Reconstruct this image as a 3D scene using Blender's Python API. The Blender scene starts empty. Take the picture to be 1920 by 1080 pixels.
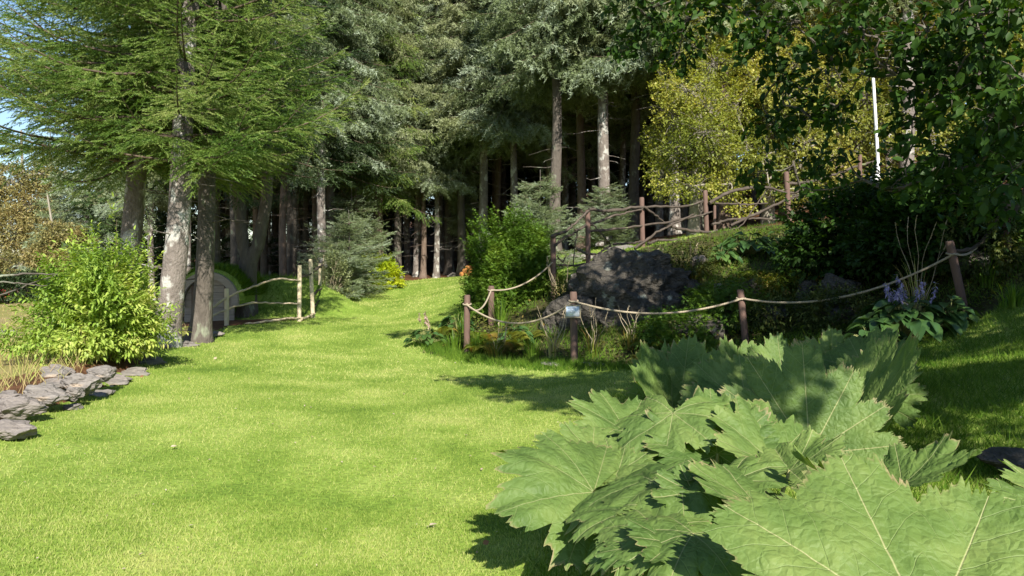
import bpy, math, random
import numpy as np
from mathutils import Vector, noise as mnoise
R = math.radians
C = bpy.context.scene
COL = C.collection

# ------------------------------------------------------------ camera, world, sun, exposure
CAMZ, F, HY = 1.6, 1500.0, 480.0
cam = bpy.data.objects.new("camera", bpy.data.cameras.new("camera"))
COL.objects.link(cam)
cam.location = (0, 0, CAMZ); cam.rotation_euler = (R(90), 0, 0)
cam.data.sensor_width = 36; cam.data.lens = 36 * F / 1920
cam.data.shift_y = -(540 - HY) / 1920
cam.data.clip_start = 0.05; cam.data.clip_end = 3000
C.camera = cam
SUN_AZ, SUN_EL = R(13), R(36)            # sun behind the camera, a little to the right
S = Vector((math.sin(SUN_AZ) * math.cos(SUN_EL), -math.cos(SUN_AZ) * math.cos(SUN_EL), math.sin(SUN_EL)))
w = bpy.data.worlds.new("World"); C.world = w; w.use_nodes = True
sky = w.node_tree.nodes.new("ShaderNodeTexSky"); sky.sky_type = 'NISHITA'; sky.sun_disc = False
sky.sun_elevation = SUN_EL; sky.ozone_density = 3.0; sky.dust_density = .3; sky.air_density = 1.0; sky.sun_rotation = math.pi - SUN_AZ
w.node_tree.links.new(sky.outputs[0], w.node_tree.nodes["Background"].inputs[0])
w.node_tree.nodes["Background"].inputs[1].default_value = 0.085
sl = bpy.data.lights.new("sun", 'SUN'); sl.energy = 5.0; sl.angle = R(0.5); sl.color = (1, 0.94, 0.84)
sun = bpy.data.objects.new("sun", sl); COL.objects.link(sun)
sun.rotation_euler = S.to_track_quat('Z', 'Y').to_euler(); sun.location = (5, -20, 20)
C.view_settings.view_transform = 'Standard'; C.view_settings.look = 'None'
C.view_settings.exposure = 1.02; C.view_settings.gamma = 1
C.cycles.max_bounces = 6; C.cycles.diffuse_bounces = 3; C.cycles.transmission_bounces = 3
C.cycles.transparent_max_bounces = 4

def at(px, py, Y): return np.array([(px - 960) / F * Y, Y, CAMZ + (HY - py) / F * Y])
rng = np.random.default_rng(7)
random.seed(7)

# ------------------------------------------------------------ tagging
def tag(o, label=None, cat=None, group=None, kind=None):
    if label: o['label'] = label
    if cat: o['category'] = cat
    if group: o['group'] = group
    if kind: o['kind'] = kind
    return o
def empty(name, loc, label, cat, group=None, rz=0):
    o = bpy.data.objects.new(name, None); COL.objects.link(o); o.location = loc; o.rotation_euler = (0, 0, rz)
    o.empty_display_size = 0.2
    return tag(o, label, cat, group)

# ------------------------------------------------------------ mesh helpers
class MB:
    def __init__(s): s.v = []; s.f = []; s.a = []; s.n = 0; s.mi = []
    def add(s, v, f, a=0.5, mi=0):
        v = np.asarray(v, float).reshape(-1, 3); f = np.asarray(f, int)
        s.v.append(v); s.f.append(f + s.n); s.n += len(v); s.mi.append(np.full(len(f), mi, int))
        s.a.append(np.broadcast_to(np.asarray(a, float), (len(v),)) if np.ndim(a) < 2 else a)
        return s
    def mesh(s, name, mats, smooth=True, attr='rnd', uv=None):
        v = np.concatenate(s.v); me = bpy.data.meshes.new(name)
        loops = np.concatenate([f.ravel() for f in s.f]).astype(np.int32)
        tot = np.concatenate([np.full(len(f), f.shape[1]) for f in s.f]).astype(np.int32)
        st = np.concatenate([[0], np.cumsum(tot)[:-1]]).astype(np.int32)
        me.vertices.add(len(v)); me.vertices.foreach_set('co', v.astype(np.float32).ravel())
        me.loops.add(len(loops)); me.loops.foreach_set('vertex_index', loops)
        me.polygons.add(len(tot)); me.polygons.foreach_set('loop_start', st)
        me.polygons.foreach_set('loop_total', tot)
        me.polygons.foreach_set('use_smooth', np.full(len(tot), smooth))
        me.polygons.foreach_set('material_index', np.concatenate(s.mi).astype(np.int32))
        me.update(calc_edges=True)
        at_ = me.attributes.new(attr, 'FLOAT', 'POINT')
        at_.data.foreach_set('value', np.concatenate(s.a).astype(np.float32))
        for m in (mats if isinstance(mats, (list, tuple)) else [mats]): me.materials.append(m)
        return me
    def build(s, name, mats, parent=None, smooth=True, loc=None):
        o = bpy.data.objects.new(name, s.mesh(name, mats, smooth)); COL.objects.link(o)
        if parent: o.parent = parent
        if loc is not None: o.location = loc
        return o
def norm(a): return a / np.maximum(np.linalg.norm(a, axis=-1, keepdims=True), 1e-9)
def frames(d, roll=None, up=None):
    """X along d, Z as up as possible then rolled"""
    X = norm(d); U = np.zeros_like(X); U[:, 2] = 1
    if up is not None: U = up
    U = U + 1e-3 * np.array([1, .3, 0])
    Yv = norm(np.cross(U, X)); Z = np.cross(X, Yv)
    if roll is not None:
        c, s_ = np.cos(roll)[:, None], np.sin(roll)[:, None]
        Yv, Z = Yv * c + Z * s_, Z * c - Yv * s_
    return X, Yv, Z
def inst(mb, tv, tf, pos, d, sx, sy=None, roll=None, rnd=None, mi=0, up=None):
    pos = np.asarray(pos); n = len(pos)
    if n == 0: return
    X, Yv, Z = frames(np.asarray(d), roll, up)
    sx = np.broadcast_to(sx, (n,)); sy = sx if sy is None else np.broadcast_to(sy, (n,))
    V = (pos[:, None] + (tv[None, :, 0:1] * sx[:, None, None]) * X[:, None] + (tv[None, :, 1:2] * sy[:, None, None]) * Yv[:, None]
         + (tv[None, :, 2:3] * sy[:, None, None]) * Z[:, None])
    k = len(tv); Fc = (tf[None] + (np.arange(n) * k)[:, None, None]).reshape(-1, tf.shape[1])
    if rnd is None: rnd = rng.random(n)
    mb.add(V.reshape(-1, 3), Fc, np.repeat(rnd, k), mi)
def tube(mb, pts, rad, sides=8, a=0.5, jit=0, cap=True, mi=0, seed=0, rough=3.0):
    P = np.asarray(pts, float); n = len(P); rad = np.broadcast_to(rad, (n,)).astype(float)
    T = np.gradient(P, axis=0); X = norm(T)
    ref = np.array([0, 0, 1.]) if abs(X[:, 2]).mean() < .8 else np.array([1., 0, 0])
    A = norm(np.cross(np.broadcast_to(ref, X.shape), X)); B = np.cross(X, A)
    th = np.arange(sides) / sides * 2 * np.pi
    rr = np.repeat(rad[:, None], sides, 1)
    if jit:
        g = np.random.default_rng(seed); ph = g.random(6) * 6.28; z = np.arange(n)[:, None]
        rr = rr * (1 + jit * (.5 * np.sin(2 * th[None] + ph[0] + z * .35) + .35 * np.sin(3 * th[None] + ph[1] - z * .6)) + jit * .5 * (g.random((n, sides)) - .5))
    V = P[:, None] + rr[..., None] * (np.cos(th)[None, :, None] * A[:, None] + np.sin(th)[None, :, None] * B[:, None])
    i = np.arange(n - 1)[:, None]; j = np.arange(sides)[None]; j2 = (j + 1) % sides
    f = np.stack([i * sides + j, i * sides + j2, (i + 1) * sides + j2, (i + 1) * sides + j], -1).reshape(-1, 4)
    V = V.reshape(-1, 3)
    base = mb.n
    mb.add(V, f, a, mi)
    if cap:
        for r0, flip in ((0, True), (n - 1, False)):
            idx = r0 * sides + np.arange(sides); c = V[idx].mean(0)
            vv = np.vstack([V[idx], c]); jj = np.arange(sides)
            ff = np.stack([jj, (jj + 1) % sides, np.full(sides, sides)], -1)
            if flip: ff = ff[:, ::-1]
            mb.add(vv, ff, a, mi)
def wob(p0, p1, n, amp, seed=0, sag=0.0):
    g = np.random.default_rng(seed); t = np.linspace(0, 1, n)[:, None]
    p0 = np.asarray(p0, float); p1 = np.asarray(p1, float)
    P = p0 + (p1 - p0) * t
    for k in range(1, 5):
        P = P + np.sin(t * np.pi * k) * (g.normal(size=3) * amp / k)[None]
    P[:, 2] -= sag * 4 * (t * (1 - t))[:, 0]
    return P
def box(mb, c, s, rz=0, a=.5, mi=0, bev=0.0):
    c = np.array(c, float); s = np.array(s, float) / 2
    b = min(bev, s.min() * .6)
    # chamfered box made of 24 verts
    V = []; sg = [(x, y, z) for x in (-1, 1) for y in (-1, 1) for z in (-1, 1)]
    me = []
    import itertools
    if b <= 0:
        V = [np.array(q) * s for q in sg]
        f = [[0, 1, 3, 2], [4, 6, 7, 5], [0, 4, 5, 1], [2, 3, 7, 6], [0, 2, 6, 4], [1, 5, 7, 3]]
        V = np.array(V); tri = None
    else:
        bm = __import__('bmesh').new(); __import__('bmesh').ops.create_cube(bm, size=2)
        for v in bm.verts: v.co = Vector((v.co.x * s[0], v.co.y * s[1], v.co.z * s[2]))
        __import__('bmesh').ops.bevel(bm, geom=bm.edges[:], offset=b, segments=1, affect='EDGES')
        bm.verts.index_update(); V = np.array([v.co[:] for v in bm.verts])
        q = [[v.index for v in fc.verts] for fc in bm.faces if len(fc.verts) == 4]
        t3 = [[v.index for v in fc.verts] for fc in bm.faces if len(fc.verts) == 3]
        f = q; tri = t3; bm.free()
    cz, sz = math.cos(rz), math.sin(rz); M = np.array([[cz, -sz, 0], [sz, cz, 0], [0, 0, 1]])
    V = V @ M.T + c
    mb.add(V, f, a, mi)
    if tri: mb.add(V, tri, a, mi)
def dup(root, loc, rz=None, sc=None, label=None, group=None):
    r = root.copy(); COL.objects.link(r); r.location = loc
    if rz is not None: r.rotation_euler = (0, 0, rz)
    if sc is not None: r.scale = (sc, sc, sc)
    if label: r['label'] = label
    if group: r['group'] = group
    for ch in list(root.children):
        c = ch.copy(); COL.objects.link(c); c.parent = r
    return r

# ------------------------------------------------------------ materials
def newmat(name):
    m = bpy.data.materials.new(name); m.use_nodes = True; nt = m.node_tree; nt.nodes.clear()
    return m, nt, nt.nodes.new, nt.links.new
def ramp(N, cols, pos=None):
    r = N("ShaderNodeValToRGB"); e = r.color_ramp.elements
    while len(e) < len(cols): e.new(0.5)
    for i, c in enumerate(cols):
        e[i].position = pos[i] if pos else i / (len(cols) - 1); e[i].color = (*c, 1)
    return r
def foliage(name, cols, trans=0.3, rough=0.55, nscale=1.5, spec=0.3, ncon=1.2, ndet=3):
    m, nt, N, L = newmat(name)
    a = N("ShaderNodeAttribute"); a.attribute_name = 'rnd'
    tc = N("ShaderNodeTexCoord"); no = N("ShaderNodeTexNoise"); no.inputs['Scale'].default_value = nscale
    no.inputs['Detail'].default_value = ndet
    L(tc.outputs['Object'], no.inputs['Vector'])
    mx = N("ShaderNodeMath"); mx.operation = 'MULTIPLY_ADD'; mx.inputs[1].default_value = ncon; mx.inputs[2].default_value = .25 - ncon / 2
    L(no.outputs[0], mx.inputs[0])
    ad = N("ShaderNodeMath"); ad.operation = 'MULTIPLY_ADD'; ad.inputs[1].default_value = .75
    L(a.outputs['Fac'], ad.inputs[0]); L(mx.outputs[0], ad.inputs[2])
    r = ramp(N, cols); L(ad.outputs[0], r.inputs[0])
    p = N("ShaderNodeBsdfPrincipled"); p.inputs['Roughness'].default_value = rough
    p.inputs['Specular IOR Level'].default_value = spec
    L(r.outputs[0], p.inputs['Base Color'])
    out = N("ShaderNodeOutputMaterial")
    if trans:
        t = N("ShaderNodeBsdfTranslucent"); hs = N("ShaderNodeHueSaturation"); hs.inputs['Saturation'].default_value = 1.15
        hs.inputs['Value'].default_value = 1.5; hs.inputs['Hue'].default_value = .488
        L(r.outputs[0], hs.inputs['Color']); L(hs.outputs[0], t.inputs['Color'])
        ms = N("ShaderNodeMixShader"); ms.inputs[0].default_value = trans
        L(p.outputs[0], ms.inputs[1]); L(t.outputs[0], ms.inputs[2]); L(ms.outputs[0], out.inputs[0])
    else: L(p.outputs[0], out.inputs[0])
    return m
def solid(name, cols, scale=6, rough=.8, bump=.4, bscale=20, stretch=(1, 1, 1), pos=None, spec=.3, detail=6, dist=.02, vor=None):
    m, nt, N, L = newmat(name)
    tc = N("ShaderNodeTexCoord"); mp = N("ShaderNodeMapping"); mp.inputs['Scale'].default_value = stretch
    L(tc.outputs['Object'], mp.inputs[0])
    n1 = N("ShaderNodeTexNoise"); n1.inputs['Scale'].default_value = scale; n1.inputs['Detail'].default_value = detail
    n1.inputs['Roughness'].default_value = .65
    L(mp.outputs[0], n1.inputs['Vector'])
    r = ramp(N, cols, pos); L(n1.outputs[0], r.inputs[0])
    n2 = N("ShaderNodeTexNoise"); n2.inputs['Scale'].default_value = bscale; n2.inputs['Detail'].default_value = 8
    L(mp.outputs[0], n2.inputs['Vector'])
    b = N("ShaderNodeBump"); b.inputs['Strength'].default_value = bump; b.inputs['Distance'].default_value = dist
    L(n2.outputs[0], b.inputs['Height'])
    p = N("ShaderNodeBsdfPrincipled"); p.inputs['Roughness'].default_value = rough; p.inputs['Specular IOR Level'].default_value = spec
    col = r.outputs[0]
    if vor:
        v = N("ShaderNodeTexVoronoi"); v.inputs['Scale'].default_value = vor[0]; L(mp.outputs[0], v.inputs['Vector'])
        n3 = N("ShaderNodeTexNoise"); n3.inputs['Scale'].default_value = vor[0] * .6; n3.inputs['Detail'].default_value = 5; L(mp.outputs[0], n3.inputs['Vector'])
        r2 = ramp(N, [(0, 0, 0), (1, 1, 1)], [vor[1], vor[1] + .06]); L(n3.outputs[0], r2.inputs[0])
        mx = N("ShaderNodeMix"); mx.data_type = 'RGBA'; L(r2.outputs[0], mx.inputs[0]); L(col, mx.inputs[6]); mx.inputs[7].default_value = (*vor[2], 1)
        col = mx.outputs[2]
    L(col, p.inputs['Base Color']); L(b.outputs[0], p.inputs['Normal'])
    out = N("ShaderNodeOutputMaterial"); L(p.outputs[0], out.inputs[0])
    return m
M = {}
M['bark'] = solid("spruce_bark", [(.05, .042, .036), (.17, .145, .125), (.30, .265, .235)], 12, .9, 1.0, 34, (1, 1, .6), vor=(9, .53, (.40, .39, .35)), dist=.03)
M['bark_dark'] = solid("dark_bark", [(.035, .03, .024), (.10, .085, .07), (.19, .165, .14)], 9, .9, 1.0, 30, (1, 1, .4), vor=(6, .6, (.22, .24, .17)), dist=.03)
M['bark_red'] = solid("brown_bark", [(.05, .035, .025), (.14, .10, .075), (.24, .19, .15)], 9, .9, .8, 30, (1, 1, .5), dist=.02)
M['birch'] = solid("pale_bark", [(.10, .085, .06), (.28, .25, .20), (.42, .40, .34)], 5, .85, .6, 25, (1, 1, 2), dist=.02)
M['twig'] = solid("twig_wood", [(.06, .045, .03), (.16, .12, .085)], 9, .9, .4, 30)
M['post'] = solid("brown_stained_post", [(.065, .042, .034), (.13, .08, .062), (.21, .145, .115)], 7, .75, .5, 40, (2, 2, .4), dist=.01)
M['pole'] = solid("peeled_pole", [(.33, .26, .16), (.52, .44, .30), (.64, .58, .45)], 6, .8, .5, 30, (1, 1, .5), dist=.01)
M['rail'] = solid("weathered_branch", [(.025, .02, .016), (.07, .055, .042), (.16, .13, .105)], 7, .85, .6, 30, dist=.01, vor=(5, .62, (.14, .16, .07)))
M['rail_pale'] = solid("peeled_branch", [(.20, .15, .09), (.40, .33, .22), (.55, .49, .36)], 7, .85, .6, 30, dist=.01)
M['rope'] = solid("rope_fibre", [(.22, .18, .12), (.42, .36, .26)], 40, .9, .6, 120, dist=.005)
M['rock'] = solid("dark_schist", [(.018, .015, .012), (.070, .062, .050), (.19, .17, .14)], 5, .8, 1.0, 7, (1.6, 1, 2.4), vor=(3.4, .62, (.25, .26, .21)), dist=.16, detail=9)
M['stone'] = solid("slate_stone", [(.085, .075, .065), (.20, .18, .16), (.36, .33, .29)], 5, .75, .9, 16, (1, 1, 5), dist=.03, vor=(3, .6, (.34, .27, .2)))
M['stone_warm'] = solid("brown_slate", [(.09, .08, .07), (.20, .175, .155), (.33, .30, .27)], 5, .8, .9, 16, (1, 1, 5), dist=.03)
M['plank'] = solid("grey_plank", [(.17, .14, .115), (.31, .265, .22), (.44, .39, .33)], 4, .85, .5, 25, (.6, 3, 12), dist=.008)
M['red'] = solid("red_paint", [(.30, .03, .03), (.42, .06, .05)], 4, .6, .2, 30)
M['white'] = solid("white_paint", [(.72, .72, .72), (.82, .82, .82)], 4, .4, .1, 30)
M['dark'] = solid("dark_opening", [(.02, .02, .02), (.05, .045, .04)], 4, .8, .1, 30)
M['grey'] = solid("grey_roof", [(.10, .09, .09), (.18, .17, .17)], 4, .8, .2, 30)
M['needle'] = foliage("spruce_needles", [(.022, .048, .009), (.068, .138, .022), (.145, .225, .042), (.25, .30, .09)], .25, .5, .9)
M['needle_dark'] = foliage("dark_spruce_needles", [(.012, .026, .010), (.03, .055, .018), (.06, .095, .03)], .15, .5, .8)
M['needle_blue'] = foliage("sitka_needles", [(.045, .065, .022), (.10, .135, .048), (.17, .215, .10), (.28, .34, .24)], .18, .45, .7)
M['needle_olive'] = foliage("olive_spruce_needles", [(.05, .065, .022), (.125, .15, .05), (.20, .23, .10), (.30, .34, .20)], .2, .5, .7)
M['birchleaf'] = foliage("yellowing_leaves", [(.05, .08, .012), (.15, .185, .03), (.27, .295, .05), (.46, .41, .09)], .4, .45, .55)
M['oliveleaf'] = foliage("olive_leaves", [(.05, .07, .014), (.135, .16, .03), (.25, .265, .05), (.42, .36, .09)], .35, .5, .5)
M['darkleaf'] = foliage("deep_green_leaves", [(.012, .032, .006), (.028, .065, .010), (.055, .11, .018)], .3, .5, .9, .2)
M['elder'] = foliage("bright_elder_leaves", [(.08, .155, .022), (.19, .30, .045), (.32, .42, .08), (.50, .50, .15)], .35, .45, 1.2)
M['lime'] = foliage("lime_shrub_leaves", [(.12, .20, .008), (.28, .36, .012), (.45, .47, .03)], .3, .5, 2)
M['thuja'] = foliage("thuja_sprays", [(.03, .07, .008), (.075, .15, .014), (.16, .24, .025)], .25, .5, 1.8)
M['hosta'] = foliage("hosta_leaves", [(.02, .05, .014), (.045, .10, .026), (.10, .17, .035)], .2, .35, 2, .5)
M['fern'] = foliage("fern_fronds", [(.03, .06, .008), (.08, .13, .014), (.18, .19, .03), (.26, .15, .04)], .3, .5, 2)
M['moss'] = foliage("bank_moss", [(.02, .035, .008), (.05, .075, .012), (.12, .12, .025)], .2, .7, 2)
M['heather'] = foliage("dark_heather", [(.03, .022, .02), (.07, .06, .04), (.12, .10, .07)], .1, .7, 3)
M['pink'] = foliage("russet_shrub", [(.14, .12, .05), (.3, .22, .12), (.42, .32, .2)], .2, .7, 3)
M['dry'] = foliage("dry_grass", [(.28, .19, .09), (.45, .36, .17), (.36, .42, .10)], .3, .6, 1.5)
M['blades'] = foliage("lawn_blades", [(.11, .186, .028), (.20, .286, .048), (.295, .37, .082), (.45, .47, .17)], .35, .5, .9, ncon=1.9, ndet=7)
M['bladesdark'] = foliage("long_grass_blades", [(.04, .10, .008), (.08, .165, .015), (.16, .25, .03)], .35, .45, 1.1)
M['violet'] = foliage("lilac_petals", [(.20, .17, .34), (.36, .31, .52), (.52, .46, .66)], .3, .5, 3)
M['faded'] = foliage("faded_flowers", [(.25, .16, .13), (.45, .32, .27), (.6, .5, .42)], .3, .7, 3)
M['berry'] = solid("red_berries", [(.35, .04, .02), (.5, .09, .03)], 4, .4, .1, 30)
M['rust'] = foliage("rowan_leaves", [(.12, .13, .05), (.21, .20, .07), (.32, .25, .10)], .3, .5, .9)
M['stalk'] = solid("green_stalk", [(.14, .17, .05), (.26, .27, .10), (.34, .30, .16)], 9, .6, .4, 40)
M['orange'] = solid("cut_wood", [(.42, .17, .05), (.60, .28, .09)], 9, .7, .3, 40)
M['leaf_litter'] = solid("fallen_leaf", [(.30, .24, .15), (.50, .44, .33)], 9, .8, .3, 40)
M['leaf_brown'] = solid("brown_fallen_leaf", [(.22, .10, .05), (.36, .20, .11)], 9, .8, .3, 40)

# ------------------------------------------------------------ ground
ctrl = [at(*p) for p in [
 (960,1080,4.0),(0,1080,3.75),(500,800,7.03),(130,745,8),(0,800,6.6),(300,655,12),(420,612,15.5),(565,600,17),(600,552,24),
 (700,541,26),(860,519,31),(790,523,31),(800,640,14),(870,667,12.6),(1077,683,11.3),(500,650,13.6),(750,600,18),(750,560,24),
 (0,665,13),(0,650,17),(0,625,24),(60,590,45),(-900,560,50),(450,570,22),(520,540,27),
 (960,600,14.6),(1038,566,15),(1103,508,15.2),(1205,466,16),(1323,438,17),(1478,415,18),(1205,475,19),(1330,444,20.5),
 (1040,476,22.5),(1135,462,23.5),(960,505,26),(1265,440,22),(1440,424,22),(1600,402,22),(1900,385,20),(1700,390,18),
 (1390,645,11.5),(1500,560,13),(1500,482,15),(1600,455,15),(1660,610,10.2),(1800,603,10),(1890,492,10.5),(1850,622,9),(1905,560,9.3),
 (1750,745,6.6),(1900,700,7),(1900,870,5),(1500,900,5),(1250,820,6.5),(1900,1080,3.3),(1400,700,9),(1960,440,12),(1800,440,14)]]
ctrl += [np.array(p, float) for p in [
 (0,0,.0),(-3,0,.1),(3,0,.15),(6,3,1.0),(8,7,2.0),(0,-8,-.2),(8,-8,.8),(-8,-8,-.2),(-3,35,.95),(5,35,2.2),(12,35,3.8),(-8,38,.6),(0,50,2.6),
 (0,70,5.5),(-18,42,-.2),(-16,70,2),(25,50,8),(25,30,6.2),(20,20,4.6),(13,12,3.4),(10,60,5),(-28,42,-1.1),(-40,60,-1.1),(-60,90,0),
 (30,70,10),(50,40,10),(40,0,5),(-40,0,-1.5),(-12,5,-.1),(-8,8,.12),(-10,14,-.12),(20,-10,3)]]
ctrl = np.array(ctrl)
def _U(r2): return 0.5 * r2 * np.log(r2 + 1e-9)
_P = ctrl[:, :2]; _n = len(_P)
_K = _U(((_P[:, None] - _P[None]) ** 2).sum(-1)) + np.eye(_n) * 0.25
_Q = np.hstack([np.ones((_n, 1)), _P]); _A = np.block([[_K, _Q], [_Q.T, np.zeros((3, 3))]])
_W = np.linalg.solve(_A, np.concatenate([ctrl[:, 2], np.zeros(3)]))
def gz(x, y):
    x = np.atleast_1d(np.asarray(x, float)); y = np.atleast_1d(np.asarray(y, float))
    xc = np.clip(x, -60, 55); yc = np.clip(y, -10, 90); out = np.empty(x.size); xf = xc.ravel(); yf = yc.ravel()
    for i in range(0, x.size, 20000):
        q = np.stack([xf[i:i+20000], yf[i:i+20000]], -1)
        out[i:i+20000] = _U(((q[:, None] - _P[None]) ** 2).sum(-1)) @ _W[:_n] + _W[_n] + q @ _W[_n+1:]
    out = out.reshape(x.shape)
    # small humps, the turf mound behind the little hut, the terrace step at the stone edging
    out = out + 0.86 * np.exp(-(((x + 5.7) / 1.7) ** 2 + ((y - 19.6) / 1.25) ** 2) ** 1.6)
    e = edge_sd(x, y)
    out = out + 0.17 * np.clip((-e) / .25, 0, 1) * (y < 11.6) * (y > -3) * np.clip((11.6 - y) / 1.5, 0, 1) * (x > -14)
    out = out + .012 * np.sin(x * 2.1 + 1) * np.sin(y * 1.7) + .006 * np.sin(x * 5.3 + y * 3.1)
    return out
EDGE = np.array([(-3.9, -4), (-4.05, 3), (-4.15, 5.5), (-4.22, 6.6), (-4.38, 8), (-4.65, 9.5), (-5.0, 11), (-5.3, 12), (-5.6, 15.5)])
def edge_sd(x, y): return x - np.interp(y, EDGE[:, 1], EDGE[:, 0])   # >0 on the lawn side
def zg(x, y): return float(gz([x], [y])[0])
LAWN = np.array([(-3.9, -6), (-4.05, 3), (-4.15, 5.5), (-4.22, 6.6), (-4.38, 8), (-4.65, 9.5), (-5.0, 11), (-5.25, 12), (-5.55, 15.3), (-4.5, 17.1), (-5.4, 20.5),
  (-5.8, 24), (-4.9, 26), (-4.4, 29.5), (-3, 31), (-1.2, 31.2), (1.4, 26), (2.2, 22.6), (4.3, 20.6), (6.3, 20), (5, 18), (3.85, 16.7), (2.4, 15.9), (1.2, 15.7), (.3, 16.3),
  (-.4, 16.3), (-.9, 15), (-1.6, 14), (-1.4, 13), (-.75, 12.35), (.3, 11.35), (1.1, 11.0), (2.3, 9.9), (4.1, 9.5), (5.3, 9.4), (6.1, 9.6), (7.2, 10.5), (9.5, 8), (9, -6)])
def inpoly(x, y, P):
    x = np.asarray(x); y = np.asarray(y); ins = np.zeros(x.shape, bool); n = len(P)
    for i in range(n):
        x1, y1 = P[i]; x2, y2 = P[(i + 1) % n]
        c = ((y1 > y) != (y2 > y)) & (x < (x2 - x1) * (y - y1) / (y2 - y1 + 1e-12) + x1); ins ^= c
    return ins
def axis(segs):
    a = [segs[0][0]]
    for s0, s1, st in segs: a += list(np.arange(s0, s1, st)[1:]) + [s1]
    return np.array(sorted(set(np.round(a, 4))))
xs = np.concatenate([[-2500, -900, -300, -120], axis([(-60, -20, 4), (-20, -9, 1), (-9, 9, .13), (9, 20, .7), (20, 60, 4)]), [120, 300, 900, 2500]])
ys = np.concatenate([[-1500, -300, -60], axis([(-20, 1, 2), (1, 20, .13), (20, 34, .28), (34, 90, 2.5)]), [130, 300, 900, 2500]])
GX, GY = np.meshgrid(xs, ys); GZ = gz(GX, GY)
far = (np.abs(GX) > 200) | (GY > 200) | (GY < -100)
GZ[far] -= 0
nx = len(xs); ny = len(ys)
V = np.stack([GX, GY, GZ], -1).reshape(-1, 3)
ii, jj = np.meshgrid(np.arange(nx - 1), np.arange(ny - 1)); q = (jj * nx + ii).ravel()
Q = np.stack([q, q + 1, q + nx + 1, q + nx], -1)
cx = V[Q, 0].mean(1); cy = V[Q, 1].mean(1)
hump = inpoly(cx, cy, np.array([(-7.2, 17.4), (-4.6, 17.3), (-5.2, 20.4), (-6, 22), (-8, 21)]))
islawn = inpoly(cx, cy, LAWN) | hump
left = (cx < -4) & ~islawn & (cy < 30 + (-4 - cx) * .6) & (cx < np.interp(cy, [-10, 15, 17, 24, 60], [-4, -5.5, -8, -9, -20]))
bed = ~islawn & ~left & (cy < 17.5) & (cx > -3) & (cx < 20)
def groundmat(name, cols, scale, mixc=None, bump=.5, bscale=30, rough=.9, trans=0):
    m, nt, N, L = newmat(name); tc = N("ShaderNodeTexCoord")
    n1 = N("ShaderNodeTexNoise"); n1.inputs['Scale'].default_value = scale; n1.inputs['Detail'].default_value = 8; n1.inputs['Roughness'].default_value = .7
    L(tc.outputs['Object'], n1.inputs['Vector']); r = ramp(N, cols, [.3, .45, .58, .72][:len(cols)]); L(n1.outputs[0], r.inputs[0])
    n2 = N("ShaderNodeTexNoise"); n2.inputs['Scale'].default_value = bscale; n2.inputs['Detail'].default_value = 6; L(tc.outputs['Object'], n2.inputs['Vector'])
    b = N("ShaderNodeBump"); b.inputs['Strength'].default_value = bump; b.inputs['Distance'].default_value = .03; L(n2.outputs[0], b.inputs['Height'])
    mx = N("ShaderNodeMix"); mx.data_type = 'RGBA'; mx.blend_type = 'MULTIPLY'; mx.inputs[0].default_value = .6
    r2 = ramp(N, [(.45, .45, .4), (1, 1, 1)], [.35, .62]); L(n2.outputs[0], r2.inputs[0]); L(r.outputs[0], mx.inputs[6]); L(r2.outputs[0], mx.inputs[7])
    p = N("ShaderNodeBsdfPrincipled"); p.inputs['Roughness'].default_value = rough; p.inputs['Specular IOR Level'].default_value = .15
    L(mx.outputs[2], p.inputs['Base Color']); L(b.outputs[0], p.inputs['Normal']); o = N("ShaderNodeOutputMaterial"); L(p.outputs[0], o.inputs[0]); return m
M['g_lawn'] = groundmat("lawn_turf", [(.11, .19, .025), (.18, .275, .04), (.26, .35, .07), (.37, .40, .12)], .9)
M['g_forest'] = groundmat("forest_litter", [(.035, .022, .014), (.09, .045, .022), (.17, .08, .04), (.06, .06, .02)], 1.4)
M['g_bed'] = groundmat("bank_soil", [(.03, .03, .014), (.055, .055, .02), (.085, .075, .03), (.10, .085, .04)], 2.2)
M['g_left'] = groundmat("rough_meadow", [(.13, .16, .03), (.24, .23, .07), (.30, .24, .12), (.16, .20, .03)], .7)
for name, mask, mat in (("lawn", islawn, M['g_lawn']), ("meadow", left, M['g_left']), ("garden_soil", bed, M['g_bed']),
                        ("forest_floor", ~(islawn | left | bed), M['g_forest'])):
    fsel = Q[mask]; used, inv = np.unique(fsel, return_inverse=True)
    mb = MB(); mb.add(V[used], inv.reshape(fsel.shape))
    o = mb.build(name, mat); o['kind'] = 'structure'

# ------------------------------------------------------------ grass blades
T1 = np.array([[0, -.5, 0], [0, .5, 0], [1, 0, 0]]); F1 = np.array([[0, 1, 2]])
T2 = np.array([[0, -.5, 0], [0, .5, 0], [.55, -.38, .0], [.55, .38, .0], [1, 0, -.0]])
F2a = np.array([[0, 1, 3], [0, 3, 2], [2, 3, 4]])
def grass_points(n, y0, y1, poly, margin=.75, maxx=99):
    y = np.sqrt(rng.random(n) * (y1 ** 2 - y0 ** 2) + y0 ** 2); x = (rng.random(n) * 2 - 1) * y * margin
    k = inpoly(x, y, poly) & (x < maxx); return x[k], y[k]
def blades(mb, x, y, hmin, hmax, wd, lean=.5, two=False, rnd=None):
    z = gz(x, y) - .004; n = len(x); a = rng.random(n) * 6.283; l = rng.random(n) * lean
    d = np.stack([np.cos(a) * l, np.sin(a) * l, np.ones(n)], -1); h = hmin + rng.random(n) ** 1.5 * (hmax - hmin)
    P = np.stack([x, y, z], -1)
    up = np.stack([np.cos(a + 1.5), np.sin(a + 1.5), np.zeros(n)], -1)
    inst(mb, T2 if two else T1, F2a if two else F1, P, d, h, wd, up=up, rnd=rng.random(n) if rnd is None else rnd)
mb = MB()
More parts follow.
